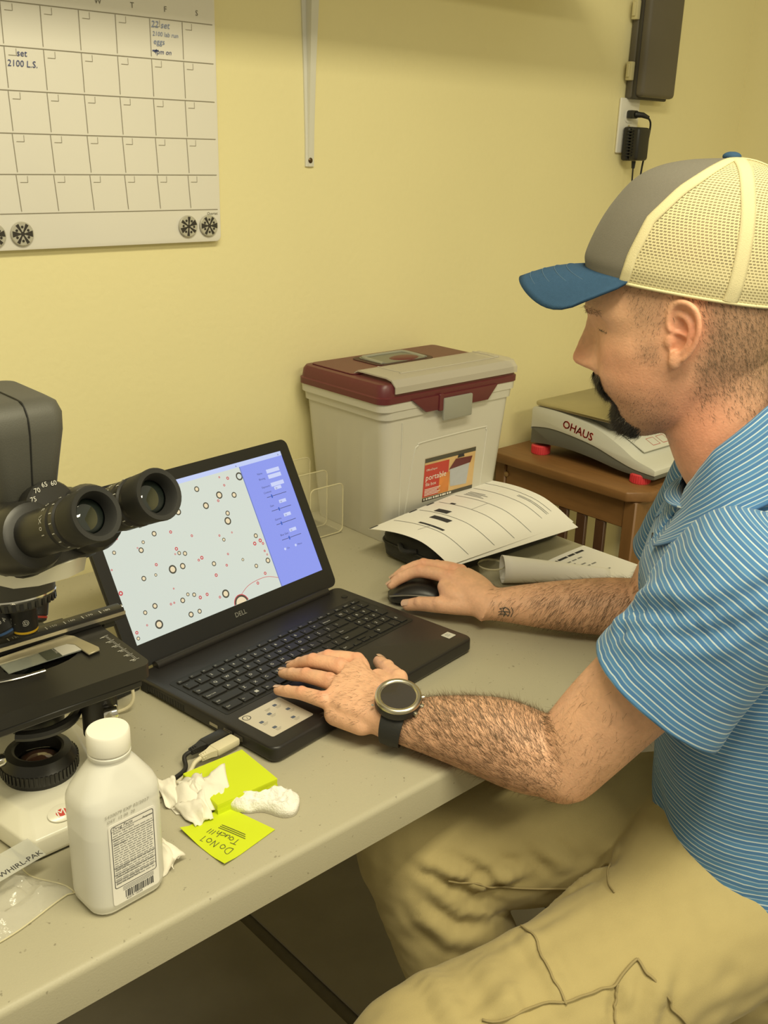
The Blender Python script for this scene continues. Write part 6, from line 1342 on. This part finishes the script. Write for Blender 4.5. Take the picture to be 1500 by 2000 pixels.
def shell(nm, F, mat, parent, th):
    q = MB(); use = sorted({i for f in F for i in f}); mp = {i: n_ for n_, i in enumerate(use)}; q.add(Vc[use], [[mp[i] for i in f] for f in F], None, UVc[use]); o = q.build(nm, mat, parent, 180); md = o.modifiers.new('thick', 'SOLIDIFY'); md.thickness = th; return o
capo = shell('cap', Fm, M['cap_mesh'], person, .0008); capo['label'] = 'grey, cream mesh and blue trucker cap'
shell('front_panel', Fg, M['cap_grey'], capo, .0022)
def tape(path, wd, mat, nm, off=.0004):
    """cloth tape lying on the crown along (row, angle) positions"""
    P = np.array([hd(*crown_loc(i, a)) for i, a in path]); d_ = np.gradient(P, axis=0); rings = []
    for n_, (i, a) in enumerate(path):
        t_ = unit(d_[n_]); q1 = hd(*crown_loc(i, a+.02)); q0 = hd(*crown_loc(i, a-.02)); s_ = unit((q1-q0)-t_*((q1-q0)@t_)); nn = unit(np.cross(t_, s_)); nn = nn if nn@(P[n_]-hd(0, 0, 60)) > 0 else -nn
        rings.append([P[n_]-ORG+s_*wd*x+nn*(off+.0006*(1-x*x)) for x in (-1, -.5, 0, .5, 1)])
    q = MB(); q.loft(rings, closed=False, cap=False); o = q.build(nm, mat, capo, 180); md = o.modifiers.new('thick', 'SOLIDIFY'); md.thickness = .0010; md.offset = 0
for sg in (1, -1):                                            # border tape along the front panel, side tape
    path = []
    for i in np.linspace(0, NH-6, 40):
        lo, hi = .15, 3.0
        for _ in range(30):
            md_ = (lo+hi)/2; p = crown_loc(i, md_)
            if p[0] > seam_f(p[2])-4: lo = md_
            else: hi = md_
        path.append((i, sg*lo))
    tape(path, .0055, M['cap_cream'], 'panel_border')
    tape([(i, sg*(1.98+.0014*i)) for i in np.linspace(0, NH-2, 30)], .0075, M['cap_cream'], 'seam_tape')
tape([(i, PI) for i in np.linspace(9, NH-2, 26)], .0075, M['cap_cream'], 'seam_tape')
# inner sweatband (seen through the mesh as the solid lower band)
q = MB(); rings = []
for j in (0, 6, 12, 18, 22): rings.append([G[j, k]+(hd(0, 0, LOC[j, k, 2])-G[j, k])*.012-ORG for k in range(NA)])
q.loft(rings, cap=False); o = q.build('sweatband', M['cap_cream'], capo, 180); md = o.modifiers.new('thick', 'SOLIDIFY'); md.thickness = .0008
q = MB(); ring0 = [G[0, k]-ORG for k in range(NA)]; q.tube(ring0+[ring0[0]], .0018, 6, cap=False); q.build('edge_binding', M['cap_cream'], capo, 180)
q = MB(); q.ball(tuple(hd(-29, 0, 178.5)-ORG), (.0095, .0095, .0050), 12); q.build('top_button', M['cap_blue'], capo, 180)
# visor
NS, NR_ = 41, 12; rings = []
for r in np.linspace(0, 1, NR_):
    rg = []
    for s_ in np.linspace(-1, 1, NS):
        ai = s_*1.10; k = (ai/(2*PI)*NA) % NA; k0 = int(k); fr = k-k0; pin = mixp(LOC[0, k0 % NA], LOC[0, (k0+1) % NA], fr)+np.array((0, 0, 3.0))
        so = abs(s_); y = pin[1]*(1-.06*(1-so)); fo = 66+116*max(0, 1-so**2.4)**.62; zo = 43-50*s_*s_+54*so**9
        pout = np.array((max(fo, pin[0]+1), 76*s_, zo)); p = mixp(pin, pout, r); p[2] += 7*math.sin(PI*r)*(1-so*so)*.6; rg.append(hd(*p)-ORG)
    rings.append(rg)
q = MB(); q.loft(rings, closed=False, cap=False); vz = q.build('visor', M['cap_blue'], capo, 180); md = vz.modifiers.new('thick', 'SOLIDIFY'); md.thickness = .0032; md.offset = 0
M['stitch'] = pm('visor_stitch', (.075, .14, .23), .8)
for rr in (.30, .48, .66, .84):
    i = rr*(NR_-1); i0 = int(i); ln = [mixp(np.array(rings[i0][k]), np.array(rings[i0+1][k]), i-i0)+np.array((0, 0, .0018)) for k in range(2, NS-2)]; q = MB(); q.tube(ln, .0005, 5); q.build('stitch_row', M['stitch'], vz, 180)

# ---------- wristwatch
WC = np.array((.1335, -.058, .778)); wa = unit(LWR-LEL); wu = unit(UPV-wa*(UPV@wa)); wsd = np.cross(wa, wu)
# the watch face looks up and towards the little-finger side
ang = math.radians(16); wn = wu*math.cos(ang)+wsd*math.sin(ang)*(1 if (wsd@np.array((-1, -.3, 0))) > 0 else -1); wx = unit(np.cross(wn, wa))
wt = MB(); rings = []
for k in range(40):
    a = 2*PI*k/40; d_ = wn*math.cos(a)+wx*math.sin(a); rad = .0255*abs(math.cos(a))**1+.0318*abs(math.sin(a)); rad = 1/math.sqrt((math.cos(a)/.0262)**2+(math.sin(a)/.0325)**2)
    hw = np.interp(abs(math.cos(a/2)), [0, .6, .95, 1], [.010, .011, .0135, .0145])
    rings.append([WC+d_*(rad+o_)+wa*w_-ORG for w_, o_ in ((-hw, 0), (-hw, .0022), (0, .0034), (hw, .0022), (hw, 0))])
wt.loft(rings+[rings[0]], closed=True, cap=False); watch = wt.build('wristwatch', M['black_soft'], person, 40); watch['label'] = 'black sports watch with a silver bezel'
WM = frame(WC+wn*.0280-ORG, wx, wa, wn)@Matrix.Diagonal((1.2, 1.2, 1, 1))
q = MB(); q.lathe([(.0205, -.004), (.0225, -.002), (.0225, .006), (.0215, .008)], 44, WM); cs_ = q.build('case', M['black'], watch, 35)
q = MB(); q.lathe([(.0168, .0095), (.0176, .0112), (.0200, .0118), (.0220, .0100), (.0224, .0075), (.0210, .007)], 48, WM, False); q.build('bezel', pm('bezel_metal', (.62, .57, .44), .28, 1), watch, 50)
q = MB(); q.lathe([(.0172, .0096), (.0001, .0099)], 40, WM, False); q.build('watch_face', pm('watch_glass', (.035, .028, .022), .12, spec=.7, coat=.6), watch, 50)
for a in (-28, 0, 28): q = MB(); q.lathe([(.0024, 0), (.0026, .001), (.0026, .003), (.002, .0035)], 12, WM@RZ(-90+a)@T(.0222, 0, .0025)@RY(90)); q.build('watch_button', pm('button_metal', (.6, .56, .46), .3, 1), watch, 40)
for a in (60, 120, 240, 300): q = MB(); q.lathe([(.0013, 0), (.0013, .0008)], 10, WM@RZ(a)@T(.0248, 0, -.0005)); q.build('lug_screw', M['chrome'], watch, 40)
